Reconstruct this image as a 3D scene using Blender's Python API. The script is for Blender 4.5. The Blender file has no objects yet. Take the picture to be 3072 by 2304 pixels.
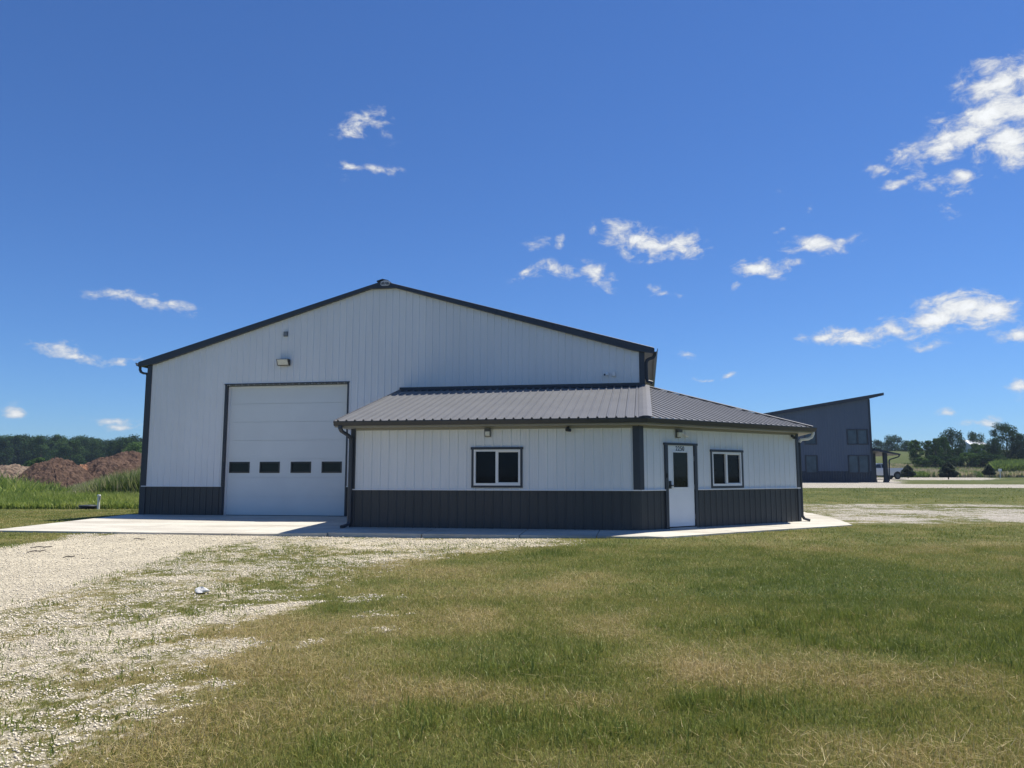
import bpy, bmesh, math, random
import numpy as np
from mathutils import Vector, Matrix
random.seed(7); rng = np.random.default_rng(11)
SC = bpy.context.scene; COL = SC.collection
R = math.radians

# ------------------------------------------------------------------ camera, world, sun
TH = 0.1716                      # camera heading, turned left of the building's depth axis
CAM = Vector((0.16, -19.08, 1.3104))
cd = bpy.data.cameras.new('camera'); cam = bpy.data.objects.new('camera', cd); COL.objects.link(cam)
cam.location = CAM; cam.rotation_euler = (math.pi/2 + 0.1186, 0, TH)
cd.sensor_width = 36; cd.lens = 27.035; cd.clip_start = .05; cd.clip_end = 5000
SC.camera = cam
SC.view_settings.view_transform = 'Standard'; SC.view_settings.look = 'None'
SC.view_settings.gamma = 1; SC.view_settings.exposure = 0.45

SUNV = Vector((0.36, 0.30, 1.0)).normalized()       # towards the sun
sd = bpy.data.lights.new('sun', 'SUN'); so = bpy.data.objects.new('sun', sd); COL.objects.link(so)
sd.energy = 4.8; sd.angle = R(.53); sd.color = (1, .95, .86)
so.rotation_euler = SUNV.to_track_quat('Z', 'Y').to_euler(); so.location = (0, 0, 40)

FWD = Vector((-math.sin(TH), math.cos(TH), 0)); RGT = Vector((math.cos(TH), math.sin(TH), 0))
FPX = 2307.0; PIT = 0.1186

W = bpy.data.worlds.new('World'); SC.world = W; W.use_nodes = True
nt = W.node_tree; nt.nodes.clear(); N = nt.nodes; L = nt.links
def nn(tree, typ, **kw):
    n = tree.nodes.new(typ)
    for k, v in kw.items():
        if k.startswith('i_'):
            n.inputs[int(k[2:])].default_value = v
        else: setattr(n, k, v)
    return n
def math_(tree, op, a, b=None, c=None, clamp=False):
    n = tree.nodes.new('ShaderNodeMath'); n.operation = op; n.use_clamp = clamp
    for i, v in enumerate((a, b, c)):
        if v is None: continue
        if isinstance(v, (int, float)): n.inputs[i].default_value = v
        else: tree.links.new(v, n.inputs[i])
    return n.outputs[0]
sky = nn(nt, 'ShaderNodeTexSky', sky_type='NISHITA'); sky.sun_disc = False
sky.sun_elevation = math.asin(SUNV.z); sky.sun_rotation = math.atan2(SUNV.x, SUNV.y)
sky.air_density = 1.0; sky.dust_density = 0.0; sky.ozone_density = 3.0; sky.altitude = 0
hsv = nn(nt, 'ShaderNodeVectorMath', operation='MULTIPLY'); hsv.inputs[1].default_value = (.365, .565, .875)   # camera white balance of the sky
L.new(sky.outputs[0], hsv.inputs[0])
# clouds: puffs placed by compass direction and height in the sky
PUFFS = [ # px, py, half width, half height (source photo pixels), tilt deg, weight
 (1085,368,70,26,-22,1),(1050,388,60,12,-12,.7),(1165,400,28,22,30,.55),(1055,494,50,11,4,.8),(1145,502,48,14,8,.95),(1040,533,16,10,0,.5),
 (275,877,50,12,4,.8),(380,888,60,15,8,1),(450,900,45,22,0,.85),(520,922,60,18,5,.7),
 (180,1052,65,20,4,1.15),(235,1070,60,14,8,1),(330,1090,55,10,2,.65),(408,1078,24,8,0,.6),
 (45,1240,32,11,-4,.9),(62,1218,22,6,0,.5),(340,1260,70,12,4,.8),(370,1278,46,13,4,.95),
 (3000,265,115,62,-18,1.35),(2960,340,140,50,-22,1.25),(3040,410,90,60,0,1.25),(2830,440,120,26,-22,1.2),(2900,400,140,36,-20,1.2),(3010,420,80,45,0,1.2),(2780,440,110,24,-20,1),(2720,455,50,20,-20,.8),(3130,300,120,110,0,1.35),
 (2645,513,40,13,-12,.85),(2710,540,60,13,-18,.8),(2850,545,80,22,-8,.9),(2900,525,60,18,10,.9),(2860,570,50,14,0,.7),(2860,622,34,16,-8,.75),(2445,622,22,13,10,.7),
 (1890,715,75,34,8,1.15),(1960,740,90,26,-4,1.2),(2040,735,60,30,6,1.2),(1785,695,18,22,15,.75),
 (1670,800,45,18,10,.95),(1720,820,60,12,12,.7),(1785,828,50,28,25,1.05),(1590,820,45,14,-20,.7),(1610,737,30,16,0,.75),(1678,730,18,24,10,.8),
 (1950,868,28,10,40,.55),(1990,885,40,14,10,.6),(2020,880,20,22,0,.5),
 (2460,735,90,22,-4,1.1),(2520,722,50,18,-6,1),(2345,695,18,10,0,.7),(2285,805,75,20,4,1.05),(2370,785,50,12,2,.7),(2215,855,30,12,-24,.6),
 (2890,920,110,38,-2,1.35),(2960,935,90,30,6,1.2),(2800,965,110,30,-12,1.2),(2680,990,110,22,-10,1.1),(2560,1005,110,20,-2,1.1),(2480,1015,50,16,0,.9),
 (2950,975,80,16,-14,.9),(2780,1035,55,12,-6,.8),(3045,1005,60,20,0,1.1),(2065,1065,28,9,14,.6),(2100,1137,48,5,-4,.6),(2180,1128,34,7,0,.75),
 (3060,1165,50,18,-20,1),(2845,1243,28,9,8,.8),(2960,1266,60,12,2,.95),(2990,1262,30,12,0,.7),
 (2350,580,30,8,-16,.22)]
def azel(px, py):
    X = px-1536; Y = py-1152
    w = Vector((X, FPX*math.cos(PIT)+Y*math.sin(PIT), FPX*math.sin(PIT)-Y*math.cos(PIT))).normalized()
    d = RGT*w.x + FWD*w.y + Vector((0, 0, w.z))
    return math.atan2(d.x, d.y), math.asin(d.z)
tc = nn(nt, 'ShaderNodeTexCoord'); sep = nn(nt, 'ShaderNodeSeparateXYZ'); L.new(tc.outputs['Generated'], sep.inputs[0])
az = math_(nt, 'ARCTAN2', sep.outputs[0], sep.outputs[1]); el = math_(nt, 'ARCSINE', sep.outputs[2])
ae = nn(nt, 'ShaderNodeCombineXYZ'); L.new(az, ae.inputs[0]); L.new(el, ae.inputs[1])
wn = nn(nt, 'ShaderNodeTexNoise'); wn.inputs['Scale'].default_value = 30; wn.inputs['Detail'].default_value = 5; L.new(ae.outputs[0], wn.inputs['Vector'])
wc = nn(nt, 'ShaderNodeVectorMath', operation='SUBTRACT'); wc.inputs[1].default_value = (.5, .5, .5); L.new(wn.outputs['Color'], wc.inputs[0])
wm = nn(nt, 'ShaderNodeVectorMath', operation='MULTIPLY_ADD'); wm.inputs[1].default_value = (.030, .020, 0); L.new(wc.outputs[0], wm.inputs[0]); L.new(ae.outputs[0], wm.inputs[2])
field = None
for (px, py, hw, hh, tl, wt) in PUFFS:
    a0, e0 = azel(px, py); a1, e1 = azel(px+hw*math.cos(R(tl)), py+hw*math.sin(R(tl)))
    rx = math.hypot(a1-a0, e1-e0); rot = math.atan2(e1-e0, a1-a0)
    b0 = azel(px, py-hh); ry = abs(b0[1]-e0)
    m = nn(nt, 'ShaderNodeMapping', vector_type='TEXTURE'); L.new(wm.outputs[0], m.inputs[0])
    m.inputs[1].default_value = (a0, e0, 0); m.inputs[2].default_value = (0, 0, rot); m.inputs[3].default_value = (rx*1.9, ry*2.2, 1)
    ln = nn(nt, 'ShaderNodeVectorMath', operation='LENGTH'); L.new(m.outputs[0], ln.inputs[0])
    v = math_(nt, 'MULTIPLY_ADD', ln.outputs['Value'], -wt, wt)
    field = v if field is None else math_(nt, 'MAXIMUM', field, v)
mp = nn(nt, 'ShaderNodeMapping'); mp.inputs[3].default_value = (1, 1.7, 1); L.new(ae.outputs[0], mp.inputs[0])
cn = nn(nt, 'ShaderNodeTexNoise'); cn.inputs['Scale'].default_value = 34; cn.inputs['Detail'].default_value = 9; cn.inputs['Roughness'].default_value = .66; cn.inputs['Distortion'].default_value = .35
L.new(mp.outputs[0], cn.inputs['Vector'])
cden = math_(nt, 'MULTIPLY_ADD', cn.outputs['Fac'], 2.7, -1.70)
cden = math_(nt, 'ADD', cden, field)
inside = nn(nt, 'ShaderNodeMapRange'); inside.inputs[1].default_value = 0.0; inside.inputs[2].default_value = .25; L.new(field, inside.inputs[0])
mr = nn(nt, 'ShaderNodeMapRange', interpolation_type='SMOOTHSTEP'); mr.inputs[1].default_value = -.08; mr.inputs[2].default_value = .85; L.new(cden, mr.inputs[0])
alpha = math_(nt, 'MULTIPLY', mr.outputs[0], inside.outputs[0], clamp=True)
shade = nn(nt, 'ShaderNodeMapRange'); shade.inputs[1].default_value = .3; shade.inputs[2].default_value = 1.1; shade.inputs[3].default_value = .70; shade.inputs[4].default_value = 1.0; L.new(cden, shade.inputs[0])
ccol = nn(nt, 'ShaderNodeVectorMath', operation='SCALE'); ccol.inputs[0].default_value = (6.9, 7.1, 7.3); L.new(shade.outputs[0], ccol.inputs['Scale'])
mix = nn(nt, 'ShaderNodeMix', data_type='RGBA'); L.new(alpha, mix.inputs[0]); L.new(hsv.outputs[0], mix.inputs[6]); L.new(ccol.outputs[0], mix.inputs[7])
bg = nn(nt, 'ShaderNodeBackground'); bg.inputs[1].default_value = 0.10; L.new(mix.outputs[2], bg.inputs[0])
wo = nn(nt, 'ShaderNodeOutputWorld'); L.new(bg.outputs[0], wo.inputs[0])
W.cycles.sampling_method = 'MANUAL'; W.cycles.sample_map_resolution = 512

# ------------------------------------------------------------------ helpers
def place(px, D):                # ground point on a photo column at forward distance D
    X = (px-1536)*D*.993/FPX
    p = CAM + RGT*X + FWD*D
    return p.x, p.y
def sm(a, b, x):
    t = np.clip((x-a)/(b-a), 0, 1); return t*t*(3-2*t)
def XD(x, y):
    dx = x-CAM.x; dy = y-CAM.y
    return dx*RGT.x+dy*RGT.y, dx*FWD.x+dy*FWD.y
def vnoise(x, y, s, seed=0):     # smooth value noise in numpy
    x = np.asarray(x, float)/s+seed*17.3; y = np.asarray(y, float)/s+seed*9.1
    xi = np.floor(x); yi = np.floor(y); fx = x-xi; fy = y-yi
    fx = fx*fx*(3-2*fx); fy = fy*fy*(3-2*fy)
    def h(a, b):
        v = np.sin(a*127.1+b*311.7+seed*5.7)*43758.5453; return v-np.floor(v)
    return (h(xi, yi)*(1-fx)+h(xi+1, yi)*fx)*(1-fy)+(h(xi, yi+1)*(1-fx)+h(xi+1, yi+1)*fx)*fy
def fbm(x, y, s, seed=0, o=4):
    r = 0; a = .5; t = 0
    for i in range(o): r = r+a*vnoise(x, y, s/2**i, seed+i); t += a; a *= .55
    return r/t
def ground_h(x, y):
    x = np.asarray(x, float); y = np.asarray(y, float)
    X, D = XD(x, y)
    hr = np.interp(D, [-50, 0, 13, 16.5, 24, 35, 50, 70, 92, 105, 120, 150, 200, 600], [-.3, -.25, -.20, -.094, -.078, .2, .57, .69, .71, 1.3, 2.7, 5.3, 8, 12])
    hl = np.interp(D, [-50, 0, 13, 17.5, 25, 33, 38, 45, 60, 90, 150, 250, 600], [-.3, -.25, -.21, -.15, -.14, -.12, -.3, -.6, -.5, -.4, 0, 1, 3])
    t = sm(-.15, .2, X/np.maximum(D, 5))
    t = np.where(D < 5, .5, t)
    h = hl*(1-t)+hr*t
    h = h+.02*(fbm(x, y, 2.5, 3)-.5)*sm(0, 2, np.abs(D-26)+1)
    # earth kept below the slabs
    ins = ((x > -16.6) & (x < .3) & (y > -1.2) & (y < 34)) | ((x >= .3) & (x < 5.75) & (y > x-1.6) & (y < 34))
    h = np.where(ins, np.minimum(h, -.22), h)
    return h
def hz(x, y): return float(ground_h(np.array([x]), np.array([y]))[0])

class MB:
    def __init__(s): s.v = []; s.f = []; s.sm = []; s.open_ = False
    def quad(s, a, b, c, d, smooth=False):
        i = len(s.v); s.v += [tuple(a), tuple(b), tuple(c), tuple(d)]; s.f.append((i, i+1, i+2, i+3)); s.sm.append(smooth)
    def poly(s, pts, smooth=False):
        i = len(s.v); s.v += [tuple(p) for p in pts]; s.f.append(tuple(range(i, i+len(pts)))); s.sm.append(smooth)
    def add(s, verts, faces, smooth=False):
        i = len(s.v); s.v += [tuple(p) for p in verts]
        for f in faces: s.f.append(tuple(k+i for k in f)); s.sm.append(smooth)
    def obox(s, F, a0, a1, b0, b1, c0, c1):
        O, S, T, Nn = F
        P = [O+S*a+T*b+Nn*c for c in (c0, c1) for b in (b0, b1) for a in (a0, a1)]
        s.add(P, [(0, 2, 3, 1), (4, 5, 7, 6), (0, 1, 5, 4), (2, 6, 7, 3), (0, 4, 6, 2), (1, 3, 7, 5)])
    def box(s, x0, x1, y0, y1, z0, z1): s.obox((Vector((0, 0, 0)), Vector((1, 0, 0)), Vector((0, 0, 1)), Vector((0, 1, 0))), x0, x1, z0, z1, y0, y1)
    def prism(s, pts, ext):       # polygon pts extruded by vector ext
        n = len(pts); P = [Vector(p) for p in pts]; Q = [p+ext for p in P]
        s.add(P+Q, [tuple(range(n))[::-1], tuple(range(n, 2*n))]+[(i, (i+1) % n, n+(i+1) % n, n+i) for i in range(n)])
    def sweep(s, path, side, hw, hd, cap=True, rnd=True, smooth=False):
        side = Vector(side).normalized(); path = [Vector(p) for p in path]; n = len(path); k = 8 if rnd else 4
        c = .62
        sec = [(-1, -c), (-c, -1), (c, -1), (1, -c), (1, c), (c, 1), (-c, 1), (-1, c)] if rnd else [(-1, -1), (1, -1), (1, 1), (-1, 1)]
        V = []
        for i, p in enumerate(path):
            t = Vector((0, 0, 0))
            if i > 0: t += (p-path[i-1]).normalized()
            if i < n-1: t += (path[i+1]-p).normalized()
            t.normalize(); up = t.cross(side).normalized()
            for a, b in sec: V.append(p+side*a*hw+up*b*hd)
        Fc = [(i*k+j, i*k+(j+1) % k, (i+1)*k+(j+1) % k, (i+1)*k+j) for i in range(n-1) for j in range(k)]
        if cap: Fc += [tuple(range(k))[::-1], tuple(range((n-1)*k, n*k))]
        s.add(V, Fc, smooth)
    def lathe(s, prof, cx, cy, seg=24, smooth=True):
        V = [(cx+r*math.cos(2*math.pi*j/seg), cy+r*math.sin(2*math.pi*j/seg), z) for r, z in prof for j in range(seg)]
        Fc = [(i*seg+j, i*seg+(j+1) % seg, (i+1)*seg+(j+1) % seg, (i+1)*seg+j) for i in range(len(prof)-1) for j in range(seg)]
        s.add(V, Fc, smooth); s.add([V[j] for j in range((len(prof)-1)*seg, len(prof)*seg)], [tuple(range(seg))]); s.add([V[j] for j in range(seg)], [tuple(range(seg))[::-1]])
    def build(s, name, m, parent=None, **tags):
        me = bpy.data.meshes.new(name); me.from_pydata(s.v, [], s.f); me.materials.append(m)
        if not s.open_:
            bm = bmesh.new(); bm.from_mesh(me); bmesh.ops.recalc_face_normals(bm, faces=bm.faces); bm.to_mesh(me); bm.free()
        me.polygons.foreach_set('use_smooth', s.sm); me.update()
        return link(name, me, parent, **tags)
def link(name, me, parent=None, **tags):
    o = bpy.data.objects.new(name, me); COL.objects.link(o)
    if parent: o.parent = parent
    for k, v in tags.items(): o[k] = v
    return o
def empty(name, loc=(0, 0, 0), rz=0, **tags):
    o = bpy.data.objects.new(name, None); COL.objects.link(o); o.location = loc; o.rotation_euler = (0, 0, rz); o.empty_display_size = .2
    for k, v in tags.items(): o[k] = v
    return o
def V3(*a): return Vector(a)

# ------------------------------------------------------------------ materials
def mat(name, col, rough=.6, spec=.5, metal=0, var=.0, vscale=3, bump=0, bscale=40, streak=0):
    m = bpy.data.materials.new(name); m.use_nodes = True; t = m.node_tree; b = t.nodes['Principled BSDF']
    b.inputs['Base Color'].default_value = (*col, 1); b.inputs['Roughness'].default_value = rough
    b.inputs['Metallic'].default_value = metal; b.inputs['Specular IOR Level'].default_value = spec
    tcn = nn(t, 'ShaderNodeTexCoord')
    if var:
        n = nn(t, 'ShaderNodeTexNoise'); n.inputs['Scale'].default_value = vscale; n.inputs['Detail'].default_value = 6
        mpn = nn(t, 'ShaderNodeMapping'); mpn.inputs[3].default_value = (1, 1, .25 if streak else 1)
        t.links.new(tcn.outputs['Object'], mpn.inputs[0]); t.links.new(mpn.outputs[0], n.inputs['Vector'])
        r = nn(t, 'ShaderNodeMapRange'); r.inputs[1].default_value = .3; r.inputs[2].default_value = .7; r.inputs[3].default_value = 1-var; r.inputs[4].default_value = 1+var
        t.links.new(n.outputs['Fac'], r.inputs[0])
        s = nn(t, 'ShaderNodeVectorMath', operation='SCALE'); s.inputs[0].default_value = col; t.links.new(r.outputs[0], s.inputs['Scale'])
        t.links.new(s.outputs[0], b.inputs['Base Color'])
    if bump:
        n2 = nn(t, 'ShaderNodeTexNoise'); n2.inputs['Scale'].default_value = bscale; n2.inputs['Detail'].default_value = 4
        t.links.new(tcn.outputs['Object'], n2.inputs['Vector'])
        bp = nn(t, 'ShaderNodeBump'); bp.inputs['Strength'].default_value = bump; bp.inputs['Distance'].default_value = .01
        t.links.new(n2.outputs['Fac'], bp.inputs['Height']); t.links.new(bp.outputs[0], b.inputs['Normal'])
    return m
M = {}
M['white'] = mat('white_siding', (.71, .72, .72), .38, .5, var=.035, vscale=1.2, streak=1, bump=.12, bscale=1.6)
M['wtrim'] = mat('white_trim', (.76, .76, .75), .4, var=.03)
M['char'] = mat('charcoal_siding', (.041, .044, .046), .42, .4, var=.08, vscale=1.5, streak=1, bump=.12, bscale=1.6)
M['trim'] = mat('charcoal_trim', (.034, .040, .050), .4, .4, var=.06, bump=.05, bscale=3)
M['roof'] = mat('charcoal_roof', (.145, .145, .148), .42, .5, var=.07, vscale=1.3, bump=.1, bscale=2)
M['hip'] = mat('hip_cap', (.155, .153, .155), .45, .5, var=.1, vscale=2)
M['soffit'] = mat('soffit', (.27, .27, .255), .6, var=.03)
M['ohdoor'] = mat('overhead_door_paint', (.66, .69, .68), .5, .4, var=.04, vscale=.8, bump=.1, bscale=60)
M['door'] = mat('door_paint', (.74, .76, .76), .45, .4, var=.03, bump=.05, bscale=30)
M['black'] = mat('black_plastic', (.012, .013, .015), .35)
M['dark'] = mat('dark_interior', (.006, .007, .008), .9)
M['dsid'] = mat('slate_siding', (.076, .106, .155), .5, .3, var=.06, vscale=1, streak=1)
M['dwain'] = mat('slate_wainscot', (.030, .042, .062), .5, .3, var=.06)
M['dtrim'] = mat('slate_trim', (.028, .038, .055), .5, .3)
M['pvc'] = mat('white_pvc', (.75, .76, .74), .35)
M['lens'] = mat('lamp_lens', (.62, .62, .55), .25, var=.1, vscale=30)
M['bark'] = mat('bark', (.09, .075, .06), .9, var=.25, vscale=4)
def glass(name, tint, rough=.03, spec=.5):
    m = mat(name, tint, rough, spec, var=.3, vscale=1.5); b = m.node_tree.nodes['Principled BSDF']; b.inputs['IOR'].default_value = 1.5
    return m
M['glass'] = glass('window_glass', (.003, .006, .011), .03, .12)
M['glass2'] = glass('door_glass', (.007, .013, .014), .04, .2)
M['dglass'] = glass('far_window_glass', (.05, .08, .11), .06, .3)

def concrete():
    m = mat('concrete', (.6, .58, .52), .85, .3); t = m.node_tree; b = t.nodes['Principled BSDF']
    tcn = nn(t, 'ShaderNodeTexCoord')
    n1 = nn(t, 'ShaderNodeTexNoise'); n1.inputs['Scale'].default_value = .55; n1.inputs['Detail'].default_value = 7; n1.inputs['Roughness'].default_value = .6
    mpn = nn(t, 'ShaderNodeMapping'); mpn.inputs[3].default_value = (.45, 1.8, 1); t.links.new(tcn.outputs['Object'], mpn.inputs[0]); t.links.new(mpn.outputs[0], n1.inputs[0])
    n2 = nn(t, 'ShaderNodeTexNoise'); n2.inputs['Scale'].default_value = 35; n2.inputs['Detail'].default_value = 5; t.links.new(tcn.outputs['Object'], n2.inputs[0])
    n3 = nn(t, 'ShaderNodeTexNoise'); n3.inputs['Scale'].default_value = 5; n3.inputs['Detail'].default_value = 8; t.links.new(tcn.outputs['Object'], n3.inputs[0])
    r = nn(t, 'ShaderNodeValToRGB'); r.color_ramp.elements[0].position = .32; r.color_ramp.elements[0].color = (.39, .35, .285, 1)
    r.color_ramp.elements[1].position = .58; r.color_ramp.elements[1].color = (.58, .55, .47, 1)
    a = math_(t, 'MULTIPLY_ADD', n2.outputs['Fac'], .12, n1.outputs['Fac']); a = math_(t, 'ADD', a, math_(t, 'MULTIPLY_ADD', n3.outputs['Fac'], .16, -.14))
    t.links.new(a, r.inputs[0]); t.links.new(r.outputs[0], b.inputs['Base Color'])
    bp = nn(t, 'ShaderNodeBump'); bp.inputs['Strength'].default_value = .3; bp.inputs['Distance'].default_value = .004; t.links.new(n2.outputs['Fac'], bp.inputs['Height']); t.links.new(bp.outputs[0], b.inputs['Normal'])
    return m
M['conc'] = concrete()

def foliage(name, ramp, trans=.35, attr=None, rough=.6, gloss=.03):
    m = bpy.data.materials.new(name); m.use_nodes = True; t = m.node_tree; t.nodes.remove(t.nodes['Principled BSDF']); out = t.nodes['Material Output']
    if attr:
        src = nn(t, 'ShaderNodeAttribute', attribute_name=attr).outputs['Fac']
    else:
        g = nn(t, 'ShaderNodeNewGeometry'); tcn = nn(t, 'ShaderNodeTexCoord')
        n = nn(t, 'ShaderNodeTexNoise'); n.inputs['Scale'].default_value = .45; n.inputs['Detail'].default_value = 3; t.links.new(tcn.outputs['Object'], n.inputs[0])
        oi = nn(t, 'ShaderNodeObjectInfo')
        src = math_(t, 'MULTIPLY_ADD', g.outputs['Random Per Island'], .35, math_(t, 'MULTIPLY_ADD', n.outputs['Fac'], .8, -.30)); src = math_(t, 'MULTIPLY_ADD', oi.outputs['Random'], .35, src)
    r = nn(t, 'ShaderNodeValToRGB'); cr = r.color_ramp
    while len(cr.elements) < len(ramp): cr.elements.new(.5)
    for e, (p, c) in zip(cr.elements, ramp): e.position = p; e.color = (*c, 1)
    t.links.new(src, r.inputs[0])
    d = nn(t, 'ShaderNodeBsdfDiffuse'); tr = nn(t, 'ShaderNodeBsdfTranslucent'); gl = nn(t, 'ShaderNodeBsdfGlossy'); gl.inputs['Roughness'].default_value = .5; gl.inputs[0].default_value = (.8, .85, .7, 1)
    t.links.new(r.outputs[0], d.inputs[0]); t.links.new(r.outputs[0], tr.inputs[0])
    mx = nn(t, 'ShaderNodeMixShader'); mx.inputs[0].default_value = trans; t.links.new(d.outputs[0], mx.inputs[1]); t.links.new(tr.outputs[0], mx.inputs[2])
    m2 = nn(t, 'ShaderNodeMixShader'); m2.inputs[0].default_value = gloss; t.links.new(mx.outputs[0], m2.inputs[1]); t.links.new(gl.outputs[0], m2.inputs[2])
    t.links.new(m2.outputs[0], out.inputs[0]); return m
M['grass'] = foliage('grass_blades', [(0, (.15, .195, .036)), (.28, (.25, .27, .058)), (.5, (.345, .315, .09)), (.74, (.45, .335, .145)), (1, (.68, .57, .34))], .35, 'tone')
M['weed'] = foliage('weeds', [(0, (.06, .095, .035)), (.35, (.19, .27, .05)), (.65, (.36, .42, .09)), (1, (.50, .44, .27))], .4, 'tone')
M['tree'] = foliage('tree_leaves', [(0, (.016, .036, .016)), (.5, (.044, .084, .028)), (1, (.085, .14, .045))], .25, gloss=.0)
M['tree2'] = foliage('light_tree_leaves', [(0, (.035, .075, .02)), (.5, (.08, .145, .036)), (1, (.15, .22, .06))], .3, gloss=.0)
M['pine'] = foliage('spruce_needles', [(0, (.014, .028, .018)), (.6, (.035, .062, .036)), (1, (.07, .105, .055))], .1)

def ground_mat():
    m = bpy.data.materials.new('ground'); m.use_nodes = True; t = m.node_tree; b = t.nodes['Principled BSDF']; b.inputs['Roughness'].default_value = .95; b.inputs['Specular IOR Level'].default_value = .15
    ga = nn(t, 'ShaderNodeAttribute', attribute_name='gravel').outputs['Fac']; da = nn(t, 'ShaderNodeAttribute', attribute_name='dry').outputs['Fac']; pa = nn(t, 'ShaderNodeAttribute', attribute_name='pink').outputs['Fac']
    tcn = nn(t, 'ShaderNodeTexCoord'); P = tcn.outputs['Object']
    def noise(s, d=5, ro=.55, sc=None):
        n = nn(t, 'ShaderNodeTexNoise'); n.inputs['Scale'].default_value = s; n.inputs['Detail'].default_value = d; n.inputs['Roughness'].default_value = ro
        if sc:
            mpn = nn(t, 'ShaderNodeMapping'); mpn.inputs[3].default_value = sc; t.links.new(P, mpn.inputs[0]); t.links.new(mpn.outputs[0], n.inputs[0])
        else: t.links.new(P, n.inputs[0])
        return n.outputs['Fac']
    # gravel
    vo = nn(t, 'ShaderNodeTexVoronoi'); vo.inputs['Scale'].default_value = 34; vo.inputs['Randomness'].default_value = 1; t.links.new(P, vo.inputs[0])
    sx = nn(t, 'ShaderNodeSeparateXYZ'); t.links.new(vo.outputs['Color'], sx.inputs[0])
    edge = nn(t, 'ShaderNodeMapRange'); edge.inputs[1].default_value = .15; edge.inputs[2].default_value = .75; edge.inputs[3].default_value = 1; edge.inputs[4].default_value = .45; t.links.new(vo.outputs['Distance'], edge.inputs[0])
    gb = math_(t, 'MULTIPLY', edge.outputs[0], math_(t, 'MULTIPLY_ADD', sx.outputs[0], .5, .65))
    gb = math_(t, 'MULTIPLY', gb, math_(t, 'MULTIPLY_ADD', noise(1.2, 6, .6), .7, .62))
    gc = nn(t, 'ShaderNodeMix', data_type='RGBA'); t.links.new(pa, gc.inputs[0]); gc.inputs[6].default_value = (.84, .745, .555, 1); gc.inputs[7].default_value = (.64, .585, .49, 1)
    gcol = nn(t, 'ShaderNodeVectorMath', operation='SCALE'); t.links.new(gc.outputs[2], gcol.inputs[0]); t.links.new(gb, gcol.inputs['Scale'])
    # turf
    r = nn(t, 'ShaderNodeValToRGB'); cr = r.color_ramp
    for _ in range(2): cr.elements.new(.5)
    for e, (p, c) in zip(cr.elements, [(.1, (.06, .08, .02)), (.4, (.115, .122, .034)), (.68, (.20, .175, .07)), (1, (.36, .28, .15))]): e.position = p; e.color = (*c, 1)
    fine = noise(9, 8, .75, (1, .45, 1)); med = noise(.8, 5, .6); ultra = noise(60, 6, .8)
    v = math_(t, 'MULTIPLY_ADD', fine, .55, math_(t, 'MULTIPLY_ADD', med, .5, -.55)); v = math_(t, 'MULTIPLY_ADD', ultra, .45, math_(t, 'ADD', v, -.2)); v = math_(t, 'ADD', v, math_(t, 'MULTIPLY_ADD', noise(120, 3, .8), .5, math_(t, 'ADD', da, -.25)))
    t.links.new(v, r.inputs[0])
    thr = math_(t, 'ADD', ga, math_(t, 'MULTIPLY_ADD', noise(14, 7, .75, (1, .6, 1)), 1.5, -.75)); thr = math_(t, 'ADD', thr, math_(t, 'MULTIPLY_ADD', noise(2.2, 4), .9, -.45))
    mk = nn(t, 'ShaderNodeMapRange', interpolation_type='SMOOTHSTEP'); mk.inputs[1].default_value = .42; mk.inputs[2].default_value = .58; t.links.new(thr, mk.inputs[0])
    mx = nn(t, 'ShaderNodeMix', data_type='RGBA'); t.links.new(mk.outputs[0], mx.inputs[0]); t.links.new(r.outputs[0], mx.inputs[6]); t.links.new(gcol.outputs[0], mx.inputs[7])
    t.links.new(mx.outputs[2], b.inputs['Base Color'])
    bp = nn(t, 'ShaderNodeBump'); bp.inputs['Strength'].default_value = .8; bp.inputs['Distance'].default_value = .03
    hh = math_(t, 'MULTIPLY_ADD', edge.outputs[0], .5, math_(t, 'MULTIPLY', ultra, .8)); hh = math_(t, 'ADD', hh, math_(t, 'MULTIPLY', fine, .9)); t.links.new(hh, bp.inputs['Height']); t.links.new(bp.outputs[0], b.inputs['Normal'])
    return m
M['ground'] = ground_mat()
def dirt_mat(name, c0, c1):
    m = mat(name, c0, .95, .1); t = m.node_tree; b = t.nodes['Principled BSDF']; tcn = nn(t, 'ShaderNodeTexCoord')
    n = nn(t, 'ShaderNodeTexNoise'); n.inputs['Scale'].default_value = .9; n.inputs['Detail'].default_value = 9; n.inputs['Roughness'].default_value = .7; t.links.new(tcn.outputs['Object'], n.inputs[0])
    r = nn(t, 'ShaderNodeValToRGB'); r.color_ramp.elements[0].position = .35; r.color_ramp.elements[0].color = (*c0, 1); r.color_ramp.elements[1].position = .68; r.color_ramp.elements[1].color = (*c1, 1)
    t.links.new(n.outputs['Fac'], r.inputs[0]); t.links.new(r.outputs[0], b.inputs['Base Color'])
    bp = nn(t, 'ShaderNodeBump'); bp.inputs['Strength'].default_value = .9; bp.inputs['Distance'].default_value = .5; t.links.new(n.outputs['Fac'], bp.inputs['Height']); t.links.new(bp.outputs[0], b.inputs['Normal'])
    return m
M['dirt'] = dirt_mat('red_brown_dirt', (.07, .042, .030), (.19, .12, .083))
M['dirt2'] = dirt_mat('pale_dirt', (.17, .12, .085), (.33, .25, .18))
M['stone'] = mat('limestone_pebbles', (.66, .585, .45), .85, .3, var=.4, vscale=25)

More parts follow.
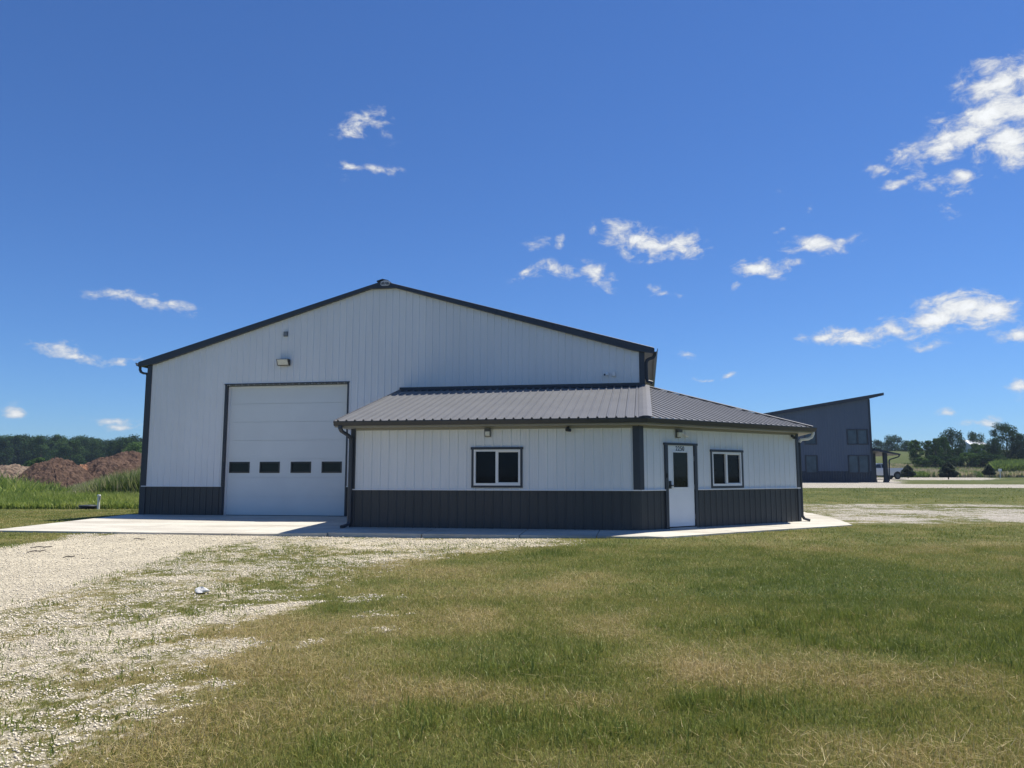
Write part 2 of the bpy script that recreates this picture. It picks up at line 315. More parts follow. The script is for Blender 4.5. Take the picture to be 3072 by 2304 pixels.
# ------------------------------------------------------------------ ground
def seg_dist(x, y, pts):
    d = np.full(np.shape(x), 1e9); w = np.zeros(np.shape(x))
    for (x0, y0, w0), (x1, y1, w1) in zip(pts[:-1], pts[1:]):
        dx, dy = x1-x0, y1-y0; t = np.clip(((x-x0)*dx+(y-y0)*dy)/(dx*dx+dy*dy), 0, 1)
        q = np.hypot(x-x0-t*dx, y-y0-t*dy)/(w0+(w1-w0)*t)
        d = np.minimum(d, q)
    return d
def gravel_f(x, y):
    X, D = XD(x, y)
    g = np.zeros(np.shape(x))
    def stroke(pts, val, soft=.35):
        nonlocal g
        q = seg_dist(x, y, pts); g = np.maximum(g, val*(1-sm(1-soft, 1+soft, q)))
    stroke([(-10.9, -.6, 2.0), (-10.9, -4, 2.1), (-10.5, -7, 2.2), (-10, -10, 2.5), (-9.3, -14, 2.8), (-8.8, -19, 3)], 1.35, .18)
    stroke([(-9.1, -3.0, 2.2), (-8.0, -7, 2.5), (-7.2, -10, 2.6), (-6.6, -13, 2.6)], .48, .5)
    stroke([(-6.2, -4.0, 2.3), (-5.9, -7.3, 2.1), (-5.5, -9.4, 1.5)], .42, .5)
    stroke([(-4.0, -10.1, .3), (-4.5, -10.9, .7), (-5.1, -12, .9), (-5.8, -13.4, 1.1)], .53, .6)
    stroke([(-4.0, -10.1, .16), (-4.5, -10.9, .26), (-5.0, -12, .42), (-5.7, -13.4, .6)], .9, .8)
    stroke([(-3.7, -12.4, .4), (-4.3, -13.2, 1.0), (-5, -14.6, 1.5)], .53, .6)
    stroke([(-3.1, -13.7, .3), (-3.4, -14.5, .65), (-3.9, -15.6, 1.1)], .52, .6)
    for px_, py_, pr_ in ((-3.2, -12.3, .22), (-2.9, -12.05, .14), (-2.6, -11.5, .18), (-2.75, -10.6, .3), (-3.3, -9.6, .35)): stroke([(px_-.1, py_-.05, pr_), (px_+.1, py_+.05, pr_)], .36, .8)
    stroke([(-9.5, -1.9, 1.0), (-6, -2.6, 1.7), (-4, -2.9, 1.9), (-2.6, -2.3, 1.2)], .58, .55)
    stroke([(-5.0, -2.7, .8), (-3.2, -2.3, .85)], .92, .6)
    stroke([(-5.4, -5.6, .7), (-4.2, -5.0, .8)], .60, .7)
    stroke([(-13.5, -1.9, .5), (-12.6, -3.2, .5)], .55, .5)
    # patchy gravel strip and drive on the right
    band = sm(20.6, 23.5, D)*(1-sm(31, 34.5, D))*sm(6.6, 8.2, X-.05*(D-22))
    g = np.maximum(g, band*(.44+.9*(fbm(X*.35, D, .9, 5)-.5)+.5*(fbm(X*.3, D, 3, 6)-.5)))
    dr = sm(49.2, 50.2, D+.05*(X-22))*(1-sm(60, 62, D-.0*X+np.maximum(0, X-26)*.32))*sm(16, 18, X)
    g = np.maximum(g, dr*1.4)
    pk = sm(48, 50, D)*(1-sm(99, 101, D))*sm(24, 26, X*70/np.maximum(D, 1)*1.0)*(1-sm(33.5, 35.5, X*70/np.maximum(D, 1)-np.maximum(0, 62-D)*5))
    g = np.maximum(g, pk*1.4)
    pt = sm(95, 96, D)*(1-sm(99, 100, D))*sm(40, 42, X)*(1-sm(58, 60, X))
    g = np.maximum(g, pt*1.3)
    return g
def mixn(x, y, g):               # how far stones win over turf at a spot, ragged at the size of a hand
    k = np.clip(g*3, 0, 1)
    return g+((fbm(x, y, .16, 31, 3)-.5)*1.5+(fbm(x, y*1.3, .9, 41, 2)-.5)*.6)*k
def dry_f(x, y):
    X, D = XD(x, y)
    d = .37+.30*(fbm(x, y, 3.2, 8)-.5)+.62*(fbm(x, y, .75, 21)-.5)
    for (cx, cy, r, a) in [(-2.6, -13.3, 1.3, .30), (-2.7, -14.9, 1.2, .22), (-3.4, -11.6, 1.1, .20), (1.2, -12.4, 1.1, .22), (.1, -12.5, .8, .22), (2.2, -12.7, .8, .26), (1.5, -14.5, .9, .18), (2.4, -14.2, .7, .2),
                           (-1.7, -10.2, 1.6, .06), (-.4, -2.8, 1.7, .08), (3.4, -1.2, 2, .14), (-3.2, -6.6, 1.6, .12), (.6, -6.2, 2.2, -.16), (3.4, -7.5, 2.6, -.18), (-1.1, -14.2, .8, -.18), (-.6, -12.9, .7, -.14), (.6, -10.6, .8, -.12), (2.6, -11.6, .8, -.12), (6, -9, 2.5, -.14), (-.9, -11.6, .6, -.12)]:
        d = d+.72*a*np.exp(-(((x-cx)/r)**2+((y-cy)/(r*.6 if r < 1.5 else r))**2))
    d = d+.20*np.clip(gravel_f(x, y)*1.6, 0, 1)*(1-sm(24, 30, D))
    d = d-.14*sm(100, 125, D)
    d = d+.0*sm(24, 34, D)*(1-sm(36, 48, D))*sm(2, 6, X)       # yellower belt beyond the gravel strip
    d = d-.06*(1-sm(8, 20, D))*sm(1, 4, X)-.13*sm(33, 42, D)
    return np.clip(d, 0, 1)
def grid_lines(fine0, fine1, step, far):
    a = list(np.arange(fine0, fine1+1e-6, step)); s = step; v = fine0
    lo = []
    while v > -far: s *= 1.16; v -= s; lo.append(v)
    hi = []; s = step; v = fine1
    while v < far: s *= 1.16; v += s; hi.append(v)
    return np.array(lo[::-1]+a+hi)
def build_ground():
    U = grid_lines(-17, 17, .16, 900); Vv = grid_lines(1.5, 60, .20, 900)
    UU, VV = np.meshgrid(U, Vv); x = CAM.x+UU*RGT.x+VV*FWD.x; y = CAM.y+UU*RGT.y+VV*FWD.y
    z = ground_h(x, y); nx = len(U); ny = len(Vv)
    me = bpy.data.meshes.new('lawn'); n = nx*ny; me.vertices.add(n)
    me.vertices.foreach_set('co', np.stack([x, y, z], -1).reshape(-1))
    i = np.arange((ny-1)*(nx-1)); r = i//(nx-1); c = i % (nx-1); a = r*nx+c
    q = np.stack([a, a+1, a+nx+1, a+nx], -1).reshape(-1); nf = len(i)
    me.loops.add(nf*4); me.polygons.add(nf); me.loops.foreach_set('vertex_index', q.astype(np.int32)); me.polygons.foreach_set('loop_start', (np.arange(nf)*4).astype(np.int32))
    me.update(calc_edges=True); me.polygons.foreach_set('use_smooth', np.ones(nf, bool))
    for nm, v in (('gravel', gravel_f(x, y)), ('dry', dry_f(x, y)), ('pink', sm(18, 24, XD(x, y)[1])*sm(3, 7, XD(x, y)[0]))):
        at = me.attributes.new(nm, 'FLOAT', 'POINT'); at.data.foreach_set('value', v.reshape(-1).astype(np.float32))
    me.materials.append(M['ground']); link('ground', me, kind='structure', label='mown lawn ground with pale gravel drive and gravel patches')
build_ground()

# slab: apron and walk, cast panels with joints
def slab_z(x, y):
    t = min(1, max(0, (x+9.2)/1.7)); za = -.017*(4.83-y)
    if x+y*-1 > .0 and x > 0: d = max(0, (x-y)/math.sqrt(2)) if x < 4.6+.5*y else 0
    d = max(0, -y) if x < -.0 else max(0, (x-y)/1.41421)
    if x > 4.525: d = min(d, max(x-4.525, 0)) if y > 4.525 else d
    zw = -.045*d
    return za*(1-t)+zw*t
mb = MB()
def slab_panel(c, nu=4, nv=4, g=.013):
    c = [Vector((p[0], p[1], 0)) for p in c]; ctr = sum(c, Vector())/4
    c = [p+(ctr-p).normalized()*g for p in c]
    P = [[c[0]*(1-u)*(1-v)+c[1]*u*(1-v)+c[2]*u*v+c[3]*(1-u)*v for u in np.linspace(0, 1, nu+1)] for v in np.linspace(0, 1, nv+1)]
    P = [[Vector((p.x, p.y, slab_z(p.x, p.y))) for p in row] for row in P]
    for j in range(nv):
        for i in range(nu): mb.quad(P[j][i], P[j][i+1], P[j+1][i+1], P[j+1][i])
    ring = P[0]+[r_[-1] for r_ in P[1:]]+P[-1][-2::-1]+[r_[0] for r_ in P[-2:0:-1]]
    for a, b in zip(ring, ring[1:]+ring[:1]): mb.quad(a, a-V3(0, 0, .14), b-V3(0, 0, .14), b)
xs = [-16.75, -13.2, -9.95, -7.45]; ys = [-1.33, 1.75, 4.86]
for j in range(2):
    for i in range(3):
        x0 = xs[i]-(.25*j if i == 0 else 0); x3 = xs[i]-(.25*(j+1) if i == 0 else 0)
        slab_panel([(x0, ys[j]), (xs[i+1], ys[j]), (xs[i+1], ys[j+1]), (x3, ys[j+1])])
wx = [-7.45, -5.1, -2.75, -.98]
for a, b in zip(wx, wx[1:]): slab_panel([(a, -1.25), (b, -1.25), (b, .03), (a, .03)])
q = math.sqrt(.5); w_ = 1.22
slab_panel([(-.98, -1.25), (.52, -1.25), (.03, .03), (-.98, .03)])
def chp(s, o): return (s*q+o*q, s*q-o*q)
sj = [0, 2.1, 4.25, 6.4]
for a, b in zip(sj, sj[1:]):
    p0 = (.52, -1.25) if a == 0 else chp(a, w_); slab_panel([p0, chp(b, w_) if b < 6 else (4.525+1.3, 4.525-.48), chp(b, -.03), chp(a, -.03)])
slab_panel([(5.825, 4.045), (5.86, 5.3), (4.5, 5.3), (4.5, 4.5)]); slab_panel([(5.86, 5.3), (5.86, 8.6), (4.5, 8.6), (4.5, 5.3)]); slab_panel([(5.86, 8.6), (5.86, 12), (4.5, 12), (4.5, 8.6)])
mb.build('concrete_walk', M['conc'], kind='structure', label='pale concrete apron and walk in front of the metal building')

# ------------------------------------------------------------------ the metal building
PITCH = .2286
def breaks(s0, s1, phase, pitch=PITCH, h=.020, minor=.004, bw=.028, tw=.010):
    out = [(s0, 0)]
    k = math.floor((s0-phase)/pitch)-1
    while True:
        c = phase+k*pitch; k += 1
        if c-bw > s1: break
        for ds, o in ((-bw, 0), (-tw, h), (tw, h), (bw, 0)) + (((.075, 0), (.082, minor), (.088, 0), (.14, 0), (.147, minor), (.153, 0)) if minor else ()):
            if s0 < c+ds < s1: out.append((c+ds, o))
    out.append((s1, 0)); return out
def panel(mb, O, S, T, Nv, s0, s1, lo, hi, phase=0, opens=(), **kw):
    mb.open_ = True; O, S, T, Nv = Vector(O), Vector(S), Vector(T), Vector(Nv); flip = S.cross(T).dot(Nv) < 0; B = breaks(s0, s1, phase, **kw)
    off = lambda s: float(np.interp(s, [b[0] for b in B], [b[1] for b in B]))
    ex = set(round(b[0], 5) for b in B)
    for o in opens:
        for e in o[:2]:
            if s0 < e < s1: ex.add(round(e, 5))
    ss = sorted(ex); lo = lo if callable(lo) else (lambda s, c=lo: c); hi = hi if callable(hi) else (lambda s, c=hi: c)
    xs_ = [b[0] for b in B]; os_ = [b[1] for b in B]
    for a, b in zip(ss, ss[1:]):
        if b-a < 1e-5: continue
        m = (a+b)/2; iv = [(None, None)]
        cuts = sorted((o[2], o[3]) for o in opens if o[0] < m < o[1])
        oa, ob = float(np.interp(a, xs_, os_)), float(np.interp(b, xs_, os_))
        la, lb, ha, hb = lo(a), lo(b), hi(a), hi(b)
        segs = []; cur = (la, lb)
        for c0, c1 in cuts:
            if c0 > max(cur): segs.append((cur, (c0, c0)))
            cur = (c1, c1)
        segs.append((cur, (ha, hb)))
        for (l0, l1), (h0, h1) in segs:
            h0 = min(h0, ha); h1 = min(h1, hb); h0 = max(h0, l0); h1 = max(h1, l1)
            if h0-l0 < 1e-4 and h1-l1 < 1e-4: continue
            Q = (O+S*a+T*l0+Nv*oa, O+S*b+T*l1+Nv*ob, O+S*b+T*h1+Nv*ob, O+S*a+T*h0+Nv*oa)
            mb.quad(*(Q[::-1] if flip else Q))
MY = 4.83; XL = -16.78; XR = .155; RX = -8.31; YB = 34.0
EV = 5.27; SLP = .283
roofz = lambda x: EV+SLP*(min(x-XL, XR-x))
bld = empty('metal_building', (0, 0, 0), label='white metal pole building with charcoal wainscot and attached office wing', category='building')
SX, SY, SZ = V3(1, 0, 0), V3(0, 1, 0), V3(0, 0, 1)
DX0, DX1, DZ = -13.80, -9.49, 4.335
# gable wall
mb = MB(); panel(mb, (0, MY, 0), SX, SZ, -SY, XL, XR, .95, lambda x: roofz(x)+.02, 0, [(DX0, DX1, -1, DZ)])
mb.build('gable_wall', M['white'], bld)
for a, b in ((XL, DX0), (DX1, -7.3)):
    mb = MB(); panel(mb, (0, MY, 0), SX, SZ, -SY, a, b, -.12, .95, 0); mb.build('gable_wainscot', M['char'], bld)
mb = MB()
panel(mb, (XL, MY, 0), SY, SZ, -SX, 0, YB-MY, .95, EV, 0, minor=0); mb.box(XL, XL+.05, MY+.02, YB, -.2, EV)
panel(mb, (XR, MY, 0), SY, SZ, SX, 0, YB-MY, .95, EV, 0, minor=0); mb.box(XR-.05, XR, MY+.02, YB, -.2, EV)
mb.prism([(XL, YB, -.2), (XR, YB, -.2), (XR, YB, EV), (RX, YB, EV+SLP*(RX-XL)), (XL, YB, EV)], V3(0, -.05, 0))
mb.build('side_and_back_wall', M['white'], bld)
mb = MB(); panel(mb, (XL, MY, 0), SY, SZ, -SX, 0, YB-MY, -.3, .95, 0, minor=0); panel(mb, (XR, MY, 0), SY, SZ, SX, 0, YB-MY, -.3, .95, 0, minor=0); mb.build('side_wainscot', M['char'], bld)
# caps between wainscot and white siding
for a, b in ((XL-.02, DX0-.05), (DX1+.05, -7.37)): mb = MB(); mb.box(a, b, MY-.044, MY-.001, .942, .968); mb.build('wainscot_cap', M['wtrim'], bld)
# main roof (two ribbed slopes with thickness), overhang .3 at eaves
RO = .32; GO = .12
mb = MB()
for sgn, xe in ((1, XL), (-1, XR)):
    n = V3(-sgn*SLP, 0, 1).normalized(); t = V3(sgn, 0, SLP); xo = xe-sgn*RO
    half = abs(RX-xo)
    O = V3(xo, 0, EV-SLP*RO+.045)
    panel(mb, O, SY, t, n, MY-GO, YB+GO, 0, half, 0, minor=0)
    mb.prism([O+SY*(MY-GO)-V3(0, 0, .003), O+SY*(MY-GO)+t*half-V3(0, 0, .003), O+SY*(MY-GO)+t*half-V3(0, 0, .05), O+SY*(MY-GO)-V3(0, 0, .05)], SY*(YB-MY+2*GO))
mb.build('main_roof', M['roof'], bld)
mb = MB(); rz = EV+SLP*(RX-XL)+.045
for sgn in (1, -1): mb.prism([(RX, MY-GO-.03, rz+.07), (RX, MY-GO-.03, rz+.03), (RX+sgn*.2, MY-GO-.03, rz-.02), (RX+sgn*.2, MY-GO-.03, rz+.012)], V3(0, YB-MY+.3, 0))
mb.build('ridge_cap', M['trim'], bld)
# rake fascia with flat bottomed peak
mb = MB(); fy0, fy1 = MY-GO-.015, MY-.001; topf = lambda x: roofz(x)+.052; xl, xr = XL-RO, XR+RO
rf = lambda x: EV+SLP*(min(x-XL, XR-x))+.043
mb.prism([(xl, fy0, rf(xl)), (RX, fy0, rf(RX)), (RX, fy0, 7.47), (RX-.43, fy0, 7.47), (xl+.6, fy0, rf(xl+.6)-.245), (xl, fy0, rf(xl)-.17)], V3(0, fy1-fy0, 0))
mb.prism([(RX, fy0, rf(RX)), (xr, fy0, rf(xr)), (xr, fy0, rf(xr)-.17), (xr-.6, fy0, rf(xr-.6)-.245), (RX+.43, fy0, 7.47), (RX, fy0, 7.47)], V3(0, fy1-fy0, 0))
mb.build('rake_fascia', M['trim'], bld)
for a, b in ((XL-RO, XL-.001), (XR+.001, XR+RO)):
    mb = MB()
    for k in range(90):                              # vented soffit boards
        y0 = MY-GO+k*.325; mb.box(a+.002, b-.002, y0, y0+.31, EV-.105, EV-.09); 
    mb.box(a+.002, b-.002, MY-GO, YB, EV-.091, EV-.08)
    mb.build('soffit', M['soffit'], bld)
# eave gutters
def gutter_prof(o): return [(o, .0), (o, -.115), (o+.075, -.115), (o+.105, -.05), (o+.12, -.02), (o+.12, 0), (o+.105, 0), (o+.1, -.03), (o+.07, -.1), (o+.015, -.1), (o+.015, 0)]
for sgn, xe in ((-1, XL-RO), (1, XR+RO)):
    mb = MB(); pr = [V3(xe+sgn*a, MY-GO-.01, EV-SLP*RO+.02+b) for a, b in gutter_prof(.0)]; mb.prism(pr, V3(0, YB-MY+.2, 0)); mb.build('main_gutter', M['trim'], bld)
# corner trim
def lshape(x0, x1, xa, xb, z0, z1):      # folded corner trim: one solid L in plan
    mb = MB(); pl = [(x0, MY-.03), (x1, MY-.03), (x1, MY-.001), (xb, MY-.001), (xb, MY+.14), (xa, MY+.14)] if x0 == xa else [(x0, MY-.03), (x1, MY-.03), (x1, MY+.14), (xa, MY+.14), (xa, MY-.001), (x0, MY-.001)]
    mb.prism([(x, y, z0) for x, y in pl], V3(0, 0, z1-z0)); mb.build('corner_trim', M['trim'], bld)
lshape(XL-.028, XL+.14, XL-.028, XL-.001, .969, EV-.06); lshape(XL-.028, XL+.14, XL-.028, XL-.001, -.1, .941)
lshape(XR-.14, XR+.028, XR+.001, XR+.028, 3.9, EV-.06)
def downspout(pts, side, hw=.045, hd=.038, name='downspout', m='trim'):
    mb = MB(); mb.sweep(pts, side, hw, hd); return mb.build(name, M[m], bld)
gz = EV-SLP*RO-.07
downspout([(xl-.06, MY+.06, gz), (xl-.06, MY+.06, gz-.13), (xl-.02, MY+.06, gz-.21), (xl+.08, MY+.06, gz-.26), (XL-.13, MY+.06, gz-.27), (XL-.08, MY+.06, gz-.33), (XL-.08, MY+.06, gz-.5), (XL-.08, MY+.06, -.05)], (0, 1, 0))
ds2 = downspout([(xr+.02, MY+.14, gz+.02), (xr+.02, MY+.14, gz-.08), (xr-.03, MY+.14, gz-.16), (xr-.16, MY+.14, gz-.2), (XR+.10, MY+.14, gz-.24), (XR+.075, MY+.14, gz-.32), (XR+.075, MY+.14, 4.32), (XR+.11, MY+.14, 4.22), (XR+.26, MY+.14, 4.17)], (0, 1, 0), .045, .05)
# overhead door
od = MB(); dy = MY+.15; hN = 7; ph_ = DZ/hN
wins = [(-13.66, -12.96), (-12.56, -11.88), (-11.45, -10.77), (-10.36, -9.70)]
for k in range(hN):
    z0 = .01+k*ph_; z1 = z0+ph_-.007
    if k != 2: od.box(DX0-.05, DX1+.05, dy, dy+.05, z0, z1)
    else:
        prev = DX0-.05
        for a, b in wins+[(DX1+.05, 0)]: od.box(prev, a, dy, dy+.05, z0, z1); prev = b
        for a, b in wins: od.box(a, b, dy, dy+.05, z0, 1.42); od.box(a, b, dy, dy+.05, 1.75, z1)
    od.box(DX0-.05, DX1+.05, dy+.018, dy+.045, z1-.002, z1+.009)
odo = od.build('overhead_door', M['ohdoor'], bld)
for a, b in wins:
    m1 = MB(); e = .03
    for bx in ((a-.02, b+.02, 1.40, 1.42+e), (a-.02, b+.02, 1.75-e, 1.77), (a-.02, a+e, 1.42+e, 1.75-e), (b-e, b+.02, 1.42+e, 1.75-e)): m1.box(bx[0], bx[1], dy-.012, dy+.04, bx[2], bx[3])
    m1.build('window_frame', M['black'], odo)
    m2 = MB(); m2.box(a+.02, b-.02, dy+.015, dy+.03, 1.44, 1.73); m2.build('window_pane', M['glass2'], odo)
mb = MB()
mb.box(DX0-.06, DX0-.001, MY-.03, MY+.15, -.1, DZ+.03); mb.box(DX1+.001, DX1+.05, MY-.03, MY+.15, -.1, DZ+.03); mb.box(DX0-.085, DX1+.07, MY-.032, MY+.15, DZ+.001+.03, DZ+.065); mb.box(DX0, DX1, MY+.0, MY+.15, DZ-.0, DZ+.03)
mb.build('door_frame', M['trim'], bld)
mb = MB(); mb.box(DX0+.001, DX0+.07, MY+.115, MY+.148, 0, DZ-.02); mb.box(DX1-.04, DX1-.001, MY+.115, MY+.148, 0, DZ-.02); mb.box(DX0+.071, DX1-.041, MY+.115, MY+.148, DZ-.06, DZ-.02)
mb.build('weather_strip', M['wtrim'], bld)
mb = MB(); mb.box(XL+.1, XR-.1, MY+.4, YB-.1, -.3, .0); mb.box(DX0-.3, DX1+.3, MY+.24, MY+.28, 0, 5); mb.build('interior', M['dark'], bld)

# ---- office wing
LX = -7.37; RW = 4.525; AH = 2.52; CQ = V3(q, q, 0); CN = V3(q, -q, 0)
fw = (-4.18, -2.88, 1.01, 2.02); dr_ = (.90, 2.0, -1, 2.12); cw = (2.57, 3.87, .985, 1.99)
mb = MB()
panel(mb, (0, 0, 0), SX, SZ, -SY, LX, 0, .95, AH, .09*PITCH, [fw])
panel(mb, (0, 0, 0), CQ, SZ, CN, 0, 6.4, .95, AH, .19*PITCH, [dr_, cw])
panel(mb, (RW, RW, 0), SY, SZ, SX, 0, 9.4, .95, AH, .1, minor=0); panel(mb, (LX, 0, 0), SY, SZ, -SX, 0, MY, .95, AH+.0, .1)
mb.build('office_wall', M['white'], bld)
mb = MB()
panel(mb, (0, 0, 0), SX, SZ, -SY, LX, 0, -.1, .95, .09*PITCH)
panel(mb, (0, 0, 0), CQ, SZ, CN, 0, 6.4, -.1, .95, .19*PITCH, [dr_])
panel(mb, (RW, RW, 0), SY, SZ, SX, 0, 9.4, -.1, .95, .1, minor=0); panel(mb, (LX, 0, 0), SY, SZ, -SX, 0, MY, -.1, .95, .1)
mb.build('office_wainscot', M['char'], bld)
FR = (V3(0, 0, 0), SX, SZ, -SY); CH = (V3(0, 0, 0), CQ, SZ, CN); SD = (V3(RW, RW, 0), SY, SZ, SX)
for F_, a, b in ((FR, LX-.02, .014), (CH, 0.016, .86), (CH, 2.04, 6.41), (SD, .016, 9.4)):
    mb = MB(); mb.obox(F_, a, b, .942, .968, .001, .046); mb.build('wainscot_cap', M['wtrim'], bld)
def ctrim(plan, z0, z1):
    mb = MB(); mb.prism([V3(p.x, p.y, z0) for p in plan], V3(0, 0, z1-z0)); mb.build('corner_trim', M['trim'], bld)
for z0, z1 in ((-.1, .941), (.969, AH)):
    ctrim([V3(LX-.03, -.03, 0), V3(LX+.10, -.03, 0), V3(LX+.10, -.001, 0), V3(LX-.001, -.001, 0), V3(LX-.001, .12, 0), V3(LX-.03, .12, 0)], z0, z1)
    R0 = CQ*6.4; ctrim([CQ*6.30+CN*.03, V3(RW+.03, RW-.0125, 0), V3(RW+.03, RW+.12, 0), V3(RW+.001, RW+.12, 0), CQ*6.4+CN*.001, CQ*6.30+CN*.001], z0, z1)
ctrim([V3(-.15, -.03, 0), V3(.0125, -.03, 0), CQ*.13+CN*.03, CQ*.13+CN*.001, V3(0, -.001, 0), V3(-.15, -.001, 0)], .969, AH)
# window builder
def window(F, a0, a1, b0, b1):
    t = .055
    m0 = MB(); m0.obox(F, a0-.02, a1+.02, b1-t, b1+.006, .0, .05); m0.obox(F, a0-.004, a1+.004, b0, b0+t-.006, 0, .04); m0.obox(F, a0, a0+t-.004, b0+t-.006, b1-t, 0, .04); m0.obox(F, a1-t+.004, a1, b0+t-.006, b1-t, 0, .04)
    tr = m0.build('window_trim', M['trim'], bld)
    c0, c1, d0, d1 = a0+t, a1-t, b0+t, b1-t; w = .05; mid = (c0+c1)/2
    m1 = MB()
    for bx in ((c0, c1, d0, d0+w*1.15), (c0, c1, d1-w, d1), (c0, c0+w, d0+w*1.15, d1-w), (c1-w, c1, d0+w*1.15, d1-w)): m1.obox(F, *bx, -.05, .03)
    m1.obox(F, mid-.035, mid+.035, d0+w*1.15, d1-w, -.04, .016); m1.obox(F, mid+.02, c1-w-.001, d0+w*1.15, d0+w*1.15+.02, -.03, .008); m1.obox(F, mid+.02, c1-w-.001, d1-w-.02, d1-w, -.03, .008)
    fr = m1.build('window_frame', M['wtrim'], bld)
    for s0, s1, n in ((c0+w, mid-.035, -.035), (mid+.035, c1-w, -.02)):
        m2 = MB(); m2.obox(F, s0, s1, d0+w*1.15, d1-w, n-.006, n); m2.build('window_pane', M['glass'], fr)
    return fr
window(FR, *fw); window(CH, *cw)
# service door
mb = MB(); mb.obox(CH, .86, .96, -.02, 2.08, -.05, .045); mb.obox(CH, 1.935, 2.03, -.02, 2.08, -.05, .045); mb.obox(CH, .835, 2.055, 2.081, 2.135, -.05, .055); mb.build('entry_door_frame', M['trim'], bld)
mb = MB(); z0, z1 = .045, 2.075; g = (1.16, 1.70, 1.02, 1.895)
for bx in ((.962, g[0], z0, z1), (g[1], 1.92, z0, z1), (g[0], g[1], z0, g[2]), (g[0], g[1], g[3], z1)): mb.obox(CH, *bx, -.03, .012)
for bx in ((g[0]-.03, g[1]+.03, g[2]-.03, g[2]), (g[0]-.03, g[1]+.03, g[3], g[3]+.03), (g[0]-.03, g[0], g[2], g[3]), (g[1], g[1]+.03, g[2], g[3])): mb.obox(CH, *bx, .0121, .024)
do = mb.build('entry_door', M['door'], bld)
mb = MB(); mb.obox(CH, g[0], g[1], g[2], g[3], -.012, -.004); mb.build('window_pane', M['glass2'], do)
mb = MB(); mb.obox(CH, 1.0, 1.07, .99, 1.18, .0125, .035); mb.obox(CH, 1.045, 1.15, 1.055, 1.075, .05, .068); mb.obox(CH, 1.02, 1.055, 1.045, 1.085, .035, .068); mb.build('handle', M['black'], do)
for zc in (1.75, 1.03, .28):
    mb = MB(); mb.obox(CH, 1.921, 1.934, zc-.07, zc+.06, -.02, .03); mb.build('hinge', mat('hinge_steel', (.25, .26, .27), .4, metal=.6), do)
mb = MB(); mb.obox(CH, .961, 1.934, -.02, .02, -.05, .06); mb.build('threshold', mat('alu_threshold', (.35, .36, .38), .4, metal=.5), bld)
def text_mesh(txt, size, ext, off=0.0, shear=0):
    cu = bpy.data.curves.new('t', 'FONT'); cu.body = txt; cu.size = size; cu.extrude = ext; cu.offset = off; cu.shear = shear; cu.align_x = 'CENTER'; cu.space_character = 1.12
    ob = bpy.data.objects.new('t', cu); COL.objects.link(ob); dg = bpy.context.evaluated_depsgraph_get()
    me = bpy.data.meshes.new_from_object(ob.evaluated_get(dg)); bpy.data.objects.remove(ob); return me
me = text_mesh('2250', .150, .003, .001); me.materials.append(M['black'])
x0_, x1_ = min(v.co.x for v in me.vertices), max(v.co.x for v in me.vertices); y0_, y1_ = min(v.co.y for v in me.vertices), max(v.co.y for v in me.vertices)
for v in me.vertices: v.co.x = (v.co.x-(x0_+x1_)/2)*.31/(x1_-x0_); v.co.y = (v.co.y-y0_)*.118/(y1_-y0_)
o = link('house_number', me, do); o.matrix_local = Matrix.Translation(CQ*1.425+SZ*1.938+CN*.0165) @ Matrix(((q, 0, q, 0), (q, 0, -q, 0), (0, 1, 0, 0), (0, 0, 0, 1)))
# office roof: front slope, angled hip slope, side slope
RZ0, RZ1 = 2.70, 4.06; OV = .42
Cp = lambda o: V3(.41421*o, -o, 0); Rp = lambda o: V3(RW+o, RW-.41421*o, 0)
apex = V3(XR, MY, RZ1)
C1 = Cp(OV)+SZ*RZ0; R1 = Rp(OV)+SZ*RZ0
sl = (RZ1-RZ0)/(MY+OV); T1 = V3(0, 1, sl); N1 = V3(0, -sl, 1).normalized()
mb = MB(); EL = -7.71
hipx = lambda s: (MY+OV) if s <= C1.x-.02 else 0
panel(mb, (0, -OV, RZ0), SX, T1, N1, EL, C1.x, 0, lambda s: MY+OV-.002, -.28*PITCH, h=.036, bw=.032)
# angled slope
Ln = (R1-C1).length; Se = (R1-C1).normalized(); inw = V3(-q, q, 0); dd = (apex-C1).dot(inw); T2 = inw+SZ*((RZ1-RZ0)/dd); sa = (apex-C1).dot(Se); N2 = Se.cross(T2).normalized()
N2 = N2 if N2.z > 0 else -N2
panel(mb, C1, Se, T2, N2, 0, Ln, 0, lambda s: dd*(s/sa if s < sa else (Ln-s)/(Ln-sa)) if sa > .01 else dd*(Ln-s)/Ln, .19*PITCH-.18*0, minor=0, h=.022, bw=.022, tw=.007)
T3 = V3(-1, 0, (RZ1-RZ0)/(RW+OV-XR)); N3 = V3((RZ1-RZ0)/(RW+OV-XR), 0, 1).normalized(); wd = RW+OV-XR
panel(mb, R1, SY, T3, N3, 0, 9.9, 0, lambda s: min(wd, wd*s/(apex.y-R1.y)) if apex.y > R1.y else wd, .1, minor=0)
mb.build('office_roof', M['roof'], bld)
def ridgecap(a, b, w=.13, up=.026):
    a, b = Vector(a), Vector(b); d = (b-a).normalized(); sd_ = d.cross(SZ).normalized(); m = MB()
    nseg = 24
    P = []
    for i in range(nseg+1):
        p = a.lerp(b, i/nseg)+SZ*up; P.append((p-sd_*w-SZ*.012, p-sd_*w*.3+SZ*.012, p+sd_*w*.3+SZ*.012, p+sd_*w-SZ*.012))
    for i in range(nseg):
        for j in range(3): m.quad(P[i][j], P[i][j+1], P[i+1][j+1], P[i+1][j])
    m.quad(P[0][0], P[0][3], P[0][2], P[0][1])
    return m
m = ridgecap(C1, apex, .16, .032); m2 = ridgecap(R1, apex, .10, .03); m.add(m2.v, m2.f); m.build('hip_cap', M['hip'], bld)
mb = MB(); f0 = V3(0, MY-.002, RZ1)
